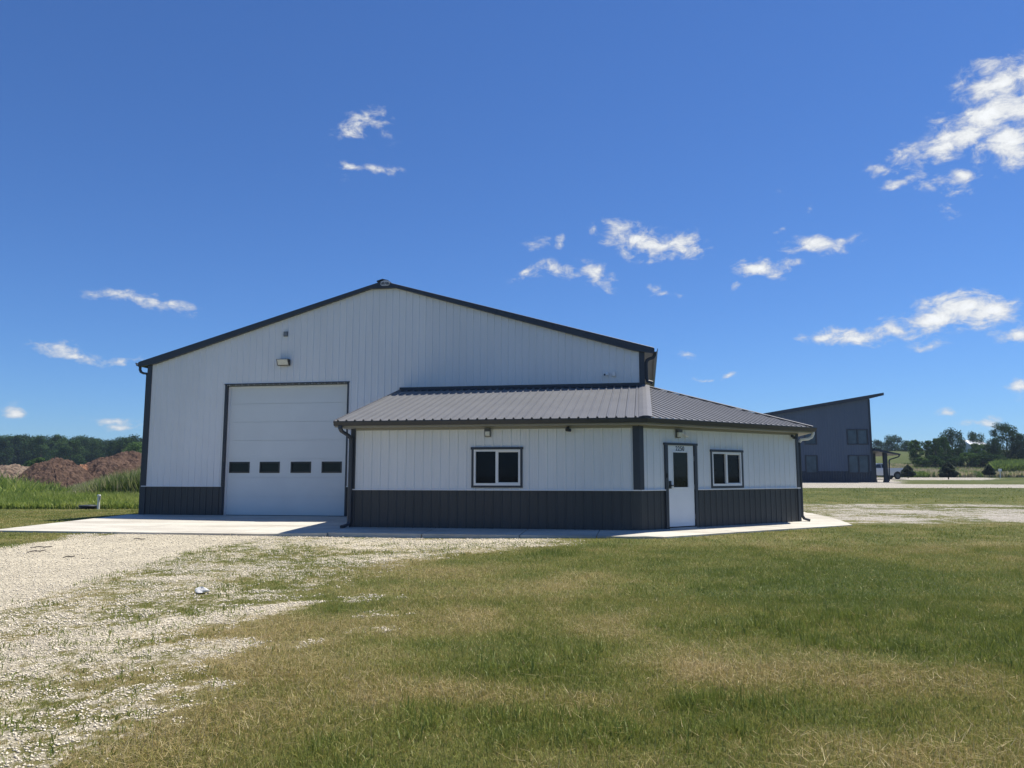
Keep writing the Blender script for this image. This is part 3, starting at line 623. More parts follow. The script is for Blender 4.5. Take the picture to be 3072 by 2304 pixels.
mb.prism([(EL+.02, MY-.045, RZ1+.10), (EL+.02, MY-.045, RZ1+.03), (EL+.02, MY-.22, RZ1-.18*sl+.026), (EL+.02, MY-.22, RZ1-.18*sl+.018), (EL+.02, MY-.002, RZ1+.01), (EL+.02, MY-.002, RZ1+.10)], V3(XR-EL-.02, 0, 0))
mb.build('wall_flashing', M['trim'], bld)
# rake edge on the left, fascia, gutters, soffit
mb = MB(); mb.prism([(EL-.012, -OV-.01, RZ0+.022), (EL-.012, MY-.03, RZ1+.018), (EL-.012, MY-.03, RZ1-.10), (EL-.012, -OV-.01, RZ0-.10)], V3(.011, 0, 0))
mb.build('rake_trim', M['hip'], bld)
def ring(o, z, left=EL, back=14.2): return [V3(left, -o, z), Cp(o)+SZ*z, Rp(o)+SZ*z, V3(RW+o, back, z)]
mb = MB(); pr = gutter_prof(OV-.01); gzz = RZ0-.012
rows = [ring(a, gzz+b, -7.69) for a, b in pr]; k = len(rows)
for i in range(k):
    A, B_ = rows[i], rows[(i+1) % k]
    for j in range(3): mb.quad(A[j], A[j+1], B_[j+1], B_[j])
mb.poly([r_[0] for r_ in rows]); mb.poly([r_[3] for r_ in rows]); mb.build('office_gutter', M['trim'], bld)
mb = MB(); a_, b_ = ring(OV-.012, AH+.02, EL+.01), ring(-.02, AH+.02, LX-.05)
for j in range(3): mb.quad(a_[j], a_[j+1], b_[j+1], b_[j])
a2, b2 = ring(OV-.012, RZ0-.004, EL+.01), ring(OV-.012, AH+.02, EL+.01)
for j in range(3): mb.quad(a2[j], a2[j+1], b2[j+1], b2[j])
mb.box(EL+.01, LX-.001, -.02, MY-.01, AH+.0205, AH+.035)
mb.obox(FR, LX+.1, -.001, AH-.045, AH+.019, .001, .027); mb.obox(CH, .01, 6.4, AH-.045, AH+.019, .001, .027)
mb.build('office_soffit', M['soffit'], bld)
mb = MB(); mb.poly([(EL+.014, -OV+.02, RZ0-.012), (EL+.014, MY-.04, RZ1-.012), (XR-.01, MY-.04, RZ1-.012), Cp(OV-.02)+SZ*(RZ0-.012)]); mb.prism([(EL+.02, -.0, AH+.036), (EL+.02, MY-.05, AH+.036), (EL+.02, MY-.05, RZ1-.03), (EL+.02, -.0, RZ0+.08)], V3(.03, 0, 0)); mb.build('roof_underside', M['soffit'], bld)
# office downspouts
gzb = gzz-.11
downspout([(-7.52, -.47, gzb), (-7.52, -.47, gzb-.07), (-7.50, -.42, gzb-.14), (-7.40, -.20, gzb-.24), (-7.37, -.10, gzb-.32), (-7.37, -.085, gzb-.45), (-7.37, -.085, .14), (-7.38, -.11, .07), (-7.46, -.20, .035), (-7.48, -.30, .02)], (1, 0, 0), .05, .038)
downspout([(RW+.47, 4.62, gzb+.01), (RW+.47, 4.62, gzb-.07), (RW+.43, 4.62, gzb-.15), (RW+.33, 4.62, gzb-.2), (RW+.14, 4.62, gzb-.22), (RW+.07, 4.62, gzb-.3)], (0, 1, 0), .045, .04, 'downspout_elbow', 'wtrim')
downspout([(RW+.07, 4.62, gzb-.3), (RW+.07, 4.62, .16), (RW+.12, 4.62, .08), (RW+.28, 4.62, .03)], (0, 1, 0), .045, .04)
# wing floor and back fill so no light leaks
mb = MB(); mb.poly([(LX+.05, .08, .0), (-.03, .08, .0), (RW-.1, RW+.0, .0), (RW-.1, 13.8, 0), (XR+.05, 13.8, 0), (XR+.05, MY, 0), (LX+.05, MY, 0)])
mb.box(LX+.3, -.3, .55, .58, 0, 2.6); mb.prism([CQ*.3-CN*.4, CQ*6.2-CN*.4, CQ*6.2-CN*.43, CQ*.3-CN*.43], V3(0, 0, 2.6))
mb.build('office_interior', M['dark'], bld)

# ------------------------------------------------------------------ fixtures on the building (things of their own)
def wall_pack(F, s, z, label, arm=False):
    e = empty('wall_light', F[0]+F[1]*s+F[2]*z, label=label, category='wall light', group='small wall lights under the office eave')
    G = (V3(0, 0, 0),)+F[1:]
    m = MB(); m.obox(G, -.075, .075, .03, .105, .02, .12); m.obox(G, -.075, .075, -.105, .03, .02, .055); m.build('housing', mat('lamp_housing', (.07, .075, .08), .5), e)
    m = MB(); P = [(-.06, .0), (.06, .0)]; 
    m.add([G[0]+G[1]*a+G[2]*b+G[3]*c for a, b, c in [(-.06, -.09, .056), (.06, -.09, .056), (.06, .029, .056), (-.06, .029, .056), (-.055, -.07, .11), (.055, -.07, .11), (.055, .029, .115), (-.055, .029, .115)]], [(0, 1, 5, 4), (1, 2, 6, 5), (3, 0, 4, 7), (4, 5, 6, 7), (2, 3, 7, 6)]); m.build('lens', M['lens'], e)
    if arm:
        m = MB(); m.sweep([F[1]*.09+F[3]*.03+F[2]*.02, F[1]*.16+F[3]*.05+F[2]*.0, F[1]*.24+F[3]*.06+F[2]*-.01], F[2], .02, .02); m.sweep([F[1]*.2+F[3]*.06-F[2]*.02, F[1]*.3+F[3]*.10-F[2]*.06], F[2], .03, .03, smooth=True); m.build('sensor', M['wtrim'], e)
    return e
wall_pack(FR, -3.76, 2.385, 'small grey wall light above the sliding window of the office front')
wall_pack(CH, 1.35, 2.37, 'grey wall light with white sensor arm above the numbered entry door', True)
# flood light
fl = empty('flood_light', (-11.73, MY-.02, 5.08), label='large tilted flood light on the gable wall above the overhead door', category='flood light')
m = MB(); m.prism([(-.21, -.02, .10), (-.21, -.20, .10), (-.21, -.10, -.11), (-.21, -.02, -.11)], V3(.42, 0, 0)); m.build('housing', M['black'], fl)
m = MB(); m.add([(-.185, -.203, .085), (.185, -.203, .085), (.185, -.112, -.093), (-.185, -.112, -.093), (-.17, -.215, .075), (.17, -.215, .075), (.17, -.124, -.083), (-.17, -.124, -.083)], [(0, 1, 5, 4), (1, 2, 6, 5), (2, 3, 7, 6), (3, 0, 4, 7), (4, 5, 6, 7)]); m.build('lens', M['lens'], fl)
m = MB(); m.box(-11.78+.0, -11.66, MY-.09, MY-.02, 5.99, 6.12); m.box(-11.80, -11.64, MY-.03, MY-.018, 5.97, 6.14)
m.build('junction_box', mat('box_grey', (.16, .18, .20), .6), label='tiny grey box high on the gable wall above the flood light', category='electrical box')
# cameras
def cam_body(name, F, s, z, label, m0='black', m1='black', turn=1):
    e = empty(name, F[0]+F[1]*s+F[2]*z, label=label, category='security camera', group='security cameras on the building')
    S, T, Nv = F[1], F[2], F[3]
    m = MB(); m.sweep([Nv*.02+T*.02, Nv*.05+T*.02, Nv*.07+T*.0], T, .035, .035); m.build('mount', M[m0], e)
    m = MB(); a = Nv*.06-T*.03-S*.03*turn; b = Nv*.19-T*.05+S*.06*turn; m.sweep([a, a.lerp(b, .9), b], T, .038, .038); m.build('camera_housing', M[m1], e)
    m = MB(); m.sweep([b, b+(b-a).normalized()*.01], T, .028, .028); m.build('camera_lens', M['black'], e)
cam_body('security_camera', FR, -1.73, 2.47, 'black bullet camera under the eave of the office front wall', turn=1)
cam_body('security_camera', CH, 6.12, 2.44, 'black bullet camera beside the far right corner of the angled wall', turn=-1)
GB = (V3(0, MY, 0), SX, SZ, -SY)
cam_body('security_camera', GB, -.98, 4.46, 'white camera with dark lens on the gable wall above the hip roof', 'wtrim', 'wtrim', turn=-1)
m = MB(); m.obox(GB, -.81, -.72, 4.38, 4.51, .02, .09); m.obox(GB, -.79, -.74, 4.365, 4.38, .02, .07); m.build('sensor_box', M['wtrim'], label='little white box next to the white camera, high on the gable wall', category='sensor box')
m = MB(); m.obox(CH, .885, .925, 1.26, 1.37, .046, .072); m.obox(CH, .893, .917, 1.275, 1.30, .072, .078); m.build('doorbell', M['black'], label='black doorbell on the left frame of the numbered entry door', category='doorbell')
# emblem at the ridge
em = empty('builder_emblem', (-8.215, MY-GO-.022, 7.625), label='grey six-sided builder emblem with dark bars and letters at the gable peak', category='emblem')
m = MB(); m.prism([(-.15, 0, -.055), (-.10, 0, -.085), (.10, 0, -.085), (.15, 0, -.055), (.15, 0, .055), (.06, 0, .095), (-.04, 0, .095), (-.15, 0, .055)], V3(0, -.018, 0)); m.build('plate', mat('emblem_plate', (.50, .52, .54), .4), em)
m = MB()
for i, hgt in enumerate((.07, .085, .10)): m.box(-.125+i*.033, -.125+i*.033+.02, -.026, -.0185, -.05, -.05+hgt)
m.build('bars', M['black'], em)
me = text_mesh('FBi', .115, .003, .003); me.materials.append(M['black']); o = link('lettering', me, em); o.rotation_euler = (math.pi/2, 0, 0); o.location = (.062, -.022, -.05)

# ------------------------------------------------------------------ dark building beyond
db = empty('slate_building', (0, 0, 0), label='dark slate two-storey building with a single slanted roof behind the office wing', category='building')
BO = V3(20.4, 55.5, .74); BS = V3(.9853, .1708, 0); BN = V3(.1708, -.9853, 0); BF = (BO, BS, SZ, BN)
hw_ = lambda s: 7.66+.172*s
ows = [(-2.16, -.35, 3.42, 4.72), (-2.16, -.35, .84, 2.36), (-6.05, -5.03, 3.42, 4.72), (-6.05, -5.03, .84, 2.36), (-10.2, -8.6, .84, 2.36)]
mb = MB(); panel(mb, BO, BS, SZ, BN, -16, 0, .98, hw_, 0, ows, minor=0, h=.012); mb.obox(BF, -16, -.02, -.3, 4.6, -12, -.3)
panel(mb, BO, -BN, SZ, BS, 0, 12, .98, 7.55, 0, minor=0); mb.build('wall', M['dsid'], db)
mb = MB(); panel(mb, BO, BS, SZ, BN, -16, 0, -.2, .98, 0, ows, minor=0, h=.03); mb.build('wainscot', M['dwain'], db)
mb = MB(); panel(mb, BO, -BN, SZ, BS, 0, 12, -.2, .98, 0, minor=0); mb.build('wainscot', M['dwain'], db)
P = lambda s, z, n=0: BO+BS*s+SZ*z+BN*n
mb = MB(); rr = lambda s: 7.62+.172*s
mb.prism([P(1.2, rr(1.2)+.26, .35), P(-17, rr(-17)+.26, .35), P(-17, rr(-17)-.06, .35), P(0, rr(0)-.06, .35), P(1.2, rr(1.2)+.02, .35)], -BN*13); mb.build('slanted_roof', M['dtrim'], db)
mb = MB(); mb.obox(BF, -.14, .03, -.2, 7.5, .001, .04); mb.build('corner_trim', M['dtrim'], db)
for (a, b, c, d) in ows:
    mb = MB(); t = .1
    for bx in ((a-t*.6, b+t*.6, c-t*.6, c+.04), (a-t*.6, b+t*.6, d-.04, d+t*.6), (a-t*.6, a+.04, c+.04, d-.04), (b-.04, b+t*.6, c+.04, d-.04)): mb.obox(BF, *bx, -.06, .06)
    if b-a > 1.2: mb.obox(BF, (a+b)/2-.06, (a+b)/2+.06, c+.04, d-.04, -.05, .05)
    f = mb.build('window', M['dtrim'], db); mb = MB(); mb.obox(BF, a+.04, b-.04, c+.04, d-.04, -.04, -.02); mb.build('pane', M['dglass'], f)
mb = MB(); mb.prism([P(.03, 3.02, .45), P(2.35, 2.52, .45), P(2.35, 2.40, .45), P(.03, 2.80, .45)], -BN*5); mb.build('porch_roof', M['dtrim'], db)
for n_, w in ((-.1, .15), (-2.3, .13), (-4.2, .13)):
    mb = MB(); mb.obox(BF, 1.18-w, 1.18+w, -.1, 2.62, n_-w, n_+w); mb.obox(BF, 1.18-w-.04, 1.18+w+.04, -.1, .15, n_-w-.04, n_+w+.04); mb.build('porch_post', M['dtrim'], db)
mb = MB(); mb.sweep([P(2.3, 2.42, .3), P(2.25, 2.28, .3), P(1.9, 2.16, .3), P(1.42, 2.02, .3), P(1.36, 1.9, .3), P(1.36, .1, .1)], BN, .06, .05); mb.build('porch_downspout', M['dtrim'], db)
mb = MB(); mb.obox(BF, -16.5, 1.7, -.16, -.03, -6, 1.6); mb.build('patio_slab', M['conc'], kind='structure', label='concrete slab round the dark slate building')

# ------------------------------------------------------------------ pickup truck
tk = empty('pickup_truck', (0, 0, 0), label='white pickup truck parked behind the porch posts of the dark building', category='truck')
tx, ty = place(2681, 96); tz = hz(tx, ty)
tk.location = (tx, ty, tz); tk.rotation_euler = (0, 0, TH+R(183))     # local +x = forward, away to the left
paint = mat('white_car_paint', (.62, .63, .65), .25, .6); rub = mat('tyre_rubber', (.02, .02, .022), .85); rimm = mat('rim_metal', (.10, .11, .12), .35, metal=.7); red = mat('tail_red', (.25, .01, .01), .25)
carg = glass('car_glass', (.015, .02, .025))
def body_side(pts, cuts): return pts
mb = MB(); arc = lambda cx, r, n=10: [(cx+r*math.cos(a), .40+r*math.sin(a)) for a in np.linspace(math.pi, 0, n)]
ol = [(-1.28, .62), (-.52, .62)] + arc(0, .52)[0:0]
prof = [(-1.25, .60), (-.56, .50)] + [(x, z) for x, z in arc(0, .54)] + [(.60, .45), (3.05, .45)] + [(x, z) for x, z in arc(3.62, .52)] + [(4.2, .48), (4.55, .55), (4.62, .95), (4.45, 1.12), (3.05, 1.22), (2.9, 1.24), (1.15, 1.30), (1.15, 1.36), (-1.2, 1.36), (-1.28, 1.30)]
w2 = .98
# body as bulged side strips: bottom wide, top slightly in
def loft(prof, ws):
    V = []; n = len(prof)
    for sgn in (-1, 1):
        for (x, z) in prof: V.append((x, sgn*(w2-.06*abs(z-.9)), z))
    return V, [(i, (i+1) % n, n+(i+1) % n, n+i) for i in range(n)]+[tuple(range(n))[::-1], tuple(range(n, 2*n))]
V, Fc = loft(prof, None); mb.add(V, Fc); mb.build('body', paint, tk)
mb = MB(); cabp = [(1.2, 1.29), (1.28, 1.85), (1.45, 1.93), (2.45, 1.94), (2.62, 1.88), (3.15, 1.24)]
n = len(cabp); V = [(x, s_*(.92-.22*max(0, z-1.3)), z) for s_ in (-1, 1) for x, z in cabp]; mb.add(V, [(i, (i+1) % n, n+(i+1) % n, n+i) for i in range(n)]+[tuple(range(n))[::-1], tuple(range(n, 2*n))]); cab = mb.build('cab', paint, tk)
mb = MB()
for s_ in (-1, 1):
    for pts in ([(1.36, 1.36), (1.42, 1.80), (1.95, 1.83), (1.95, 1.36)], [(2.02, 1.36), (2.02, 1.83), (2.5, 1.80), (2.9, 1.36)]):
        mb.prism([(x, s_*(.925-.22*(z-1.3)), z) for x, z in pts], V3(0, s_*.006, 0))
mb.add([(1.205+.0, -.7, 1.4), (1.205, .7, 1.4), (1.262, .62, 1.78), (1.262, -.62, 1.78)], [(0, 1, 2, 3)])
mb.build('window', carg, cab)
for cx in (0, 3.62):
    for s_ in (-1, 1):
        m = MB(); pr = [(.25, -.12), (.36, -.125), (.405, -.09), (.405, .09), (.36, .125), (.25, .12)]; seg = 28
        V = [(cx+r*math.cos(2*math.pi*j/seg), s_*.84+y, .405+r*math.sin(2*math.pi*j/seg)) for r, y in pr for j in range(seg)]
        m.add(V, [(i*seg+j, i*seg+(j+1) % seg, ((i+1) % 6)*seg+(j+1) % seg, ((i+1) % 6)*seg+j) for i in range(6) for j in range(seg)], True); wt = m.build('wheel', rub, tk)
        m = MB(); 
        for k in range(6):
            a = k*math.pi/3; m.add([(cx+r*math.cos(a+da), s_*.95, .405+r*math.sin(a+da)) for r, da in ((.05, -.9), (.25, -.22), (.25, .22), (.05, .9))], [(0, 1, 2, 3)])
        V = [(cx+.25*math.cos(2*math.pi*j/seg), s_*.93, .405+.25*math.sin(2*math.pi*j/seg)) for j in range(seg)]; m.add(V, [tuple(range(seg))]); m.build('rim', rimm, wt)
for s_ in (-1, 1):
    m = MB(); m.box(-1.295, -1.18, s_*.80-.09, s_*.80+.10, .98, 1.30); m.build('taillight', red, tk)
m = MB(); m.box(-1.1, 4.3, -.80, .80, .38, 1.0); m.build('underbody', M['dark'], tk)
m = MB(); m.box(-1.46, -1.27, -.92, .92, .55, .74); m.build('rear_bumper', mat('chrome', (.5, .52, .55), .2, metal=1), tk)

# ------------------------------------------------------------------ septic lid and vent pipe
px_, py_ = place(271, 34.6); g0 = hz(px_, py_); e = empty('septic_riser', (px_, py_, g0), label='round black ribbed tank lid low in the grass left of the building', category='tank lid')
m = MB(); m.lathe([(.33, -.1), (.33, .05), (.36, .055), (.36, .08), (.34, .085), (.34, .10), (.38, .105), (.385, .13), (.37, .135)], 0, 0, 32); m.build('riser', M['black'], e)
m = MB(); m.lathe([(.385, .136), (.39, .165), (.36, .185), (.2, .20), (.02, .205)], 0, 0, 32); m.build('lid', mat('lid_green_black', (.03, .035, .035), .5), e)
px_, py_ = place(301, 34.4); g0 = hz(px_, py_); e = empty('vent_pipe', (px_, py_, g0), label='short white vent pipe standing beside the black tank lid', category='pipe')
m = MB(); m.lathe([(.055, -.1), (.055, .57)], 0, 0, 20); m.build('pipe', M['pvc'], e)
m = MB(); m.lathe([(.066, .56), (.07, .57), (.07, .63), (.06, .65)], 0, 0, 20); m.build('cap', M['pvc'], e); m = MB(); m.box(.055, .085, -.02, .02, .42, .60); m.build('strap', mat('strap_grey', (.3, .3, .3), .6), e)
# white bag on the ground
m = MB(); bx_, by_ = -5.6, -9.62; bz = hz(bx_, by_); seg, rg = 16, 7
V = []
for i in range(rg):
    for j in range(seg):
        a = 2*math.pi*j/seg; r = math.cos(i/(rg-1)*math.pi/2)*(1+.28*math.sin(3*a+i)+.16*random.random()); z = math.sin(i/(rg-1)*math.pi/2)*(1+.3*math.sin(2*a+1)+.2*random.random())
        V.append((bx_+(.088*r*math.cos(a)), by_+.06*r*math.sin(a), bz+.02+.05*z))
m.add(V, [(i*seg+j, i*seg+(j+1) % seg, (i+1)*seg+(j+1) % seg, (i+1)*seg+j) for i in range(rg-1) for j in range(seg)]); m.build('plastic_bag', mat('bag_white', (.62, .61, .58), .5, var=.1, vscale=20), label='crumpled white plastic bag lying where grass meets gravel', category='bag')
# twigs on the drive
for k_, (px_, py_, ln_, rz_) in enumerate(((-12.1, -4.9, .22, .2), (-11.6, -5.6, .16, 1.0), (-11.3, -2.9, .26, -.5), (-10.3, -6.3, .10, .4))):
    m = MB(); z_ = hz(px_, py_)+.022; c_, s_ = math.cos(rz_), math.sin(rz_)
    m.sweep([(px_-c_*ln_, py_-s_*ln_, z_-.01), (px_-c_*ln_*.3, py_-s_*ln_*.3+.02, z_+.01), (px_+c_*ln_*.4, py_+s_*ln_*.4-.015, z_), (px_+c_*ln_, py_+s_*ln_, z_+.015)], (0, 0, 1), .009, .009)
    m.build('twig', M['bark'], label=('thin dark twig nearest the left edge on the pale gravel drive', 'short dark twig just right of the leftmost twig on the drive', 'longest dark twig on the drive, close to the apron', 'tiny dark twig near the middle of the gravel drive')[k_], category='twig', group='twigs on the gravel drive')
# small white post box by far path
px_, py_ = place(3001, 98); g0 = hz(px_, py_); e = empty('mailbox', (px_, py_, g0+.5), label='small white box on a post by the far path at the right edge', category='mailbox')
m = MB(); m.box(-.04, .04, -.04, .04, -.6, .35); m.build('post', M['pvc'], e); m = MB(); m.box(-.16, .16, -.12, .12, .35, .58); m.prism([(-.16, -.12, .58), (-.16, .12, .58), (-.16, .08, .68), (-.16, -.08, .68)], V3(.32, 0, 0)); m.build('box', M['pvc'], e)
# white shed seen between trees
px_, py_ = place(2925, 150); g0 = hz(px_, py_); e = empty('white_shed', (px_, py_, g0-.6), TH, label='white shed roof showing between the trees at the right', category='shed')
m = MB(); m.box(-1.6, 1.3, -2, 2, -.5, 2.5); m.build('wall', mat('shed_wall', (.5, .52, .55), .6), e); m = MB(); m.prism([(-1.8, -2.4, 2.45), (-1.8, 0, 3.5), (-1.8, 2.4, 2.45)], V3(3.3, 0, 0)); m.build('roof', mat('shed_roof', (.6, .62, .66), .4), e)

# ------------------------------------------------------------------ dirt mounds
def mound(name, px, D, rad, ry, h, m, label, seed, skew=0):
    cx, cy = place(px, D); n = 70; lin = np.linspace(-1.15, 1.15, n); UU, VV = np.meshgrid(lin, lin); r = np.hypot(UU, VV)
    x = cx+RGT.x*UU*rad+FWD.x*VV*ry; y = cy+RGT.y*UU*rad+FWD.y*VV*ry
    prof = np.clip(1-np.clip(r, 0, 1)**1.9, 0, 1)*.97
    z = h*prof*(1+.30*(fbm(x, y, 4, seed)-.5))+.9*(fbm(x, y, 1.5, seed+3)-.5)*np.clip(prof*4, 0, 1)+.35*(rng.random(x.shape)-.5)*np.clip(prof*4, 0, 1)
    z = z+ground_h(np.array([cx]), np.array([cy]))[0]-.5
    me = bpy.data.meshes.new(name); i = np.arange((n-1)**2); rr_ = i//(n-1); c = i % (n-1); a = rr_*n+c
    me.from_pydata(np.stack([x, y, z], -1).reshape(-1, 3).tolist(), [], np.stack([a, a+1, a+n+1, a+n], -1).tolist()); me.materials.append(m)
    return link(name, me, label=label, category='dirt mound', group='dirt mounds left of the building')
mound('dirt_mound', 172, 92, 5.4, 6, 4.15, M['dirt'], 'rounded red-brown dirt mound standing alone in front of the woodland', 1)
mound('dirt_mound', 330, 100, 6.6, 6, 4.7, M['dirt'], 'long red-brown dirt mound running behind the building corner', 2)
mound('dirt_mound', 405, 104, 7.5, 6, 5.5, M['dirt'], 'tallest red-brown dirt mound touching the building edge in view', 5)
mound('dirt_mound', 10, 96, 8, 6, 3.5, M['dirt2'], 'low pale tan dirt mound at the far left', 3)
mound('dirt_mound', 262, 98, 3.2, 4, 3.6, mat('orange_dirt', (.30, .15, .08), .95, var=.3, vscale=1.5), 'small orange dirt heap in the dip between two brown mounds', 4)

# ------------------------------------------------------------------ trees
def tree_data(seed, h, w, nl, ls, kind):
    r = np.random.default_rng(seed); cen = []
    nb = 19
    for i in range(nb):
        t = (i+.5)/nb; z = h*(.07+.87*t); rad = w*.5*math.sin(math.pi*min(1, .16+.80*(1-t)**.8))*r.uniform(.55, 1.0); a = i*2.4+r.uniform(-.5, .5)
        cen.append((rad*.72*math.cos(a), rad*.72*math.sin(a), z, w*r.uniform(.12, .24)*(1.2-.45*t)))
    cen.append((0, 0, h*.92, w*.13)); cen.append((0, 0, h*.7, w*.26))
    cen = np.array(cen); k = r.integers(0, len(cen), nl); d = r.normal(size=(nl, 3)); d /= np.linalg.norm(d, axis=1)[:, None]
    rad = cen[k, 3]*(r.random(nl)**.3)*(1+.13*r.normal(size=nl)); c = cen[k, :3]+d*rad[:, None]*np.array([1, 1, .85]); c[:, 2] = np.maximum(c[:, 2], h*.03)
    nrm = d*.8+r.normal(size=(nl, 3))*.6+np.array([0, 0, .3]); nrm /= np.linalg.norm(nrm, axis=1)[:, None]
    t1 = np.cross(nrm, r.normal(size=(nl, 3))); t1 /= np.linalg.norm(t1, axis=1)[:, None]; t2 = np.cross(nrm, t1)
    s = ls*r.uniform(.5, 1.25, nl)[:, None]
    V = np.stack([c-t1*s, c-t2*s*.6, c+t1*s, c+t2*s*.6], 1).reshape(-1, 3); me = bpy.data.meshes.new('crown')
    me.from_pydata(V.tolist(), [], np.arange(nl*4).reshape(-1, 4).tolist()); me.materials.append(M[kind])
    mbt = MB(); n = 6
    pts = [(0, 0, -.4), (.02*w, 0, h*.3), (0, .02*w, h*.6), (0, 0, h*.88)]; rd = [h*.022, h*.017, h*.011, h*.004]
    def tube(pts, rd):
        V = [(p[0]+q_*math.cos(2*math.pi*j/n), p[1]+q_*math.sin(2*math.pi*j/n), p[2]) for p, q_ in zip(pts, rd) for j in range(n)]
        mbt.add(V, [(i*n+j, i*n+(j+1) % n, (i+1)*n+(j+1) % n, (i+1)*n+j) for i in range(len(pts)-1) for j in range(n)], True)
    tube(pts, rd)
    for i in range(0, nb, 2):
        c = cen[i]; z0 = c[2]*.62; tube([(0, 0, z0), (c[0]*.6, c[1]*.6, (z0+c[2])/2+.1), (c[0], c[1], c[2])], [h*.009, h*.006, h*.002])
    mt = bpy.data.meshes.new('trunk'); mt.from_pydata(mbt.v, [], mbt.f); mt.materials.append(M['bark'])
    return me, mt
def pine_data(seed, h, w):
    r = np.random.default_rng(seed); nl = 5200; t = r.random(nl)**1.25; a_ = r.random(nl)*6.283; z = h*(.02+.96*t); rr_ = w*.52*np.minimum(1, (t+.10)/.32)**.5*(1-t)**.6*(.86+.14*np.sin(z*9+a_*3))*np.sqrt(r.random(nl)*.6+.4); a = a_
    c = np.stack([rr_*np.cos(a), rr_*np.sin(a), z], -1); out = np.stack([np.cos(a), np.sin(a), -.25+.0*a], -1); sd_ = np.cross(out, r.normal(size=(nl, 3))); sd_ /= np.linalg.norm(sd_, axis=1)[:, None]
    s = (.10+.06*r.random(nl))[:, None]*h/1.6; V = np.stack([c-out*s-sd_*s*.35, c-out*s+sd_*s*.35, c+out*s], 1).reshape(-1, 3); me = bpy.data.meshes.new('crown')
    me.from_pydata(V.tolist(), [], np.arange(nl*3).reshape(-1, 3).tolist()); me.materials.append(M['pine'])
    m_ = MB(); m_.lathe([(.06*h*.6, -.2), (.02*h*.5, h*.9)], 0, 0, 8); mt = bpy.data.meshes.new('trunk'); mt.from_pydata(m_.v, [], m_.f); mt.materials.append(M['bark']); return me, mt
TD = [tree_data(s_, 10, w, 8000, .19, k) for s_, w, k in ((1, 9, 'tree'), (2, 7.5, 'tree'), (3, 10, 'tree'), (4, 6, 'tree2'), (5, 7, 'tree2'), (6, 8.5, 'tree'))]
def plant(name, data, px, D, h, ws=1, label='', cat='tree', group=None, base=10, zoff=0):
    x, y = place(px, D); e = empty(name, (x, y, hz(x, y)+zoff), random.uniform(0, 6.28), label=label, category=cat)
    if group: e['group'] = group
    e.scale = (h/base*ws, h/base*ws, h/base)
    link('crown', data[0], e); link('trunk', data[1], e)
    return e
# left woodland: top line in photo pixels
tl = [(0, 1312), (60, 1306), (100, 1309), (140, 1307), (200, 1318), (240, 1305), (290, 1322), (330, 1330), (385, 1298), (420, 1308), (470, 1312), (520, 1306)]
lw = 'dark green broadleaf tree in the far woodland behind the dirt mounds'
for i in range(30):
    px = -130+i*22+random.uniform(-9, 9); D = random.uniform(180, 215) if i % 2 else random.uniform(216, 250)
    top = np.interp(px, [a for a, b in tl], [b for a, b in tl])+(random.uniform(-9, 12) if i % 2 else random.uniform(-2, 16))
    x, y = place(px, D); h = CAM.z+(1427-top)*D/FPX-hz(x, y)
    plant('broadleaf_tree', TD[(0, 1, 2, 5)[i % 4]], px, D, h, random.uniform(.85, 1.35), lw, group='far woodland left of the building')
for px, D, top, ws in ((405, 160, 1326, 1.25), (440, 165, 1332, 1.2)):
    x, y = place(px, D); plant('broadleaf_tree', TD[4], px, D, CAM.z+(1427-top)*D/FPX-hz(x, y), ws, 'paler green tree in front of the woodland beside the building edge' if px < 420 else 'light green tree half hidden by the building edge on the left')
for px, D, top in ((88, 120, 1380), (118, 118, 1372)):
    x, y = place(px, D); plant('bush', TD[3], px, D, CAM.z+(1427-top)*D/FPX-hz(x, y), 1.6, 'light green bush behind the pale mound, '+('left' if px < 100 else 'right')+' of the pair', 'bush')
# right trees: px, D, top px, width px, data, label
rt = [(2640, 190, 1322, 60, 0, 'dark tree just right of the slate building above its porch'), (2690, 185, 1308, 76, 2, 'broad dark tree rising behind the porch roof of the slate building'), (2725, 180, 1325, 50, 5, 'lower dark tree filling the dip left of the right tree row'),
 (2752, 118, 1319, 44, 3, 'narrow green tree starting the row right of the slate building'), (2787, 120, 1322, 42, 4, 'slim green tree second in the right tree row'), (2812, 117, 1314, 40, 3, 'green tree third in the right tree row'), (2836, 119, 1310, 44, 4, 'bright green tree in front of the tall dark crown at right'),
 (2864, 140, 1290, 84, 2, 'tall wide dark crown in the middle of the right trees'), (2930, 150, 1299, 60, 0, 'rounded dark tree behind the white shed'), (2876, 116, 1345, 50, 1, 'dark green tree left of the white shed'), (2934, 117, 1330, 48, 4, 'light green tree hiding the white shed wall'),
 (2966, 120, 1334, 44, 5, 'small dark tree between the shed and the tallest tree'), (3026, 122, 1272, 92, 2, 'tallest tree near the right edge of the view'), (2990, 118, 1318, 50, 0, 'dark tree crowding the left foot of the tallest tree'), (3068, 120, 1303, 60, 5, 'dark tree cut by the right edge of the view'), (3110, 130, 1300, 80, 2, 'dark tree just outside the right edge')]
for px, D, top, wp, k, lb in rt:
    x, y = place(px, D); dz_ = 4.0 if D > 135 else 0; h = CAM.z+(1427-top)*D/FPX-hz(x, y)+dz_; base_w = (9, 7.5, 10, 6, 7, 8.5)[k]; ws = (wp*1.15*D/FPX)/(base_w*h/10)
    plant('broadleaf_tree', TD[k], px, D, h, ws, lb, group='trees right of the slate building', zoff=-dz_)
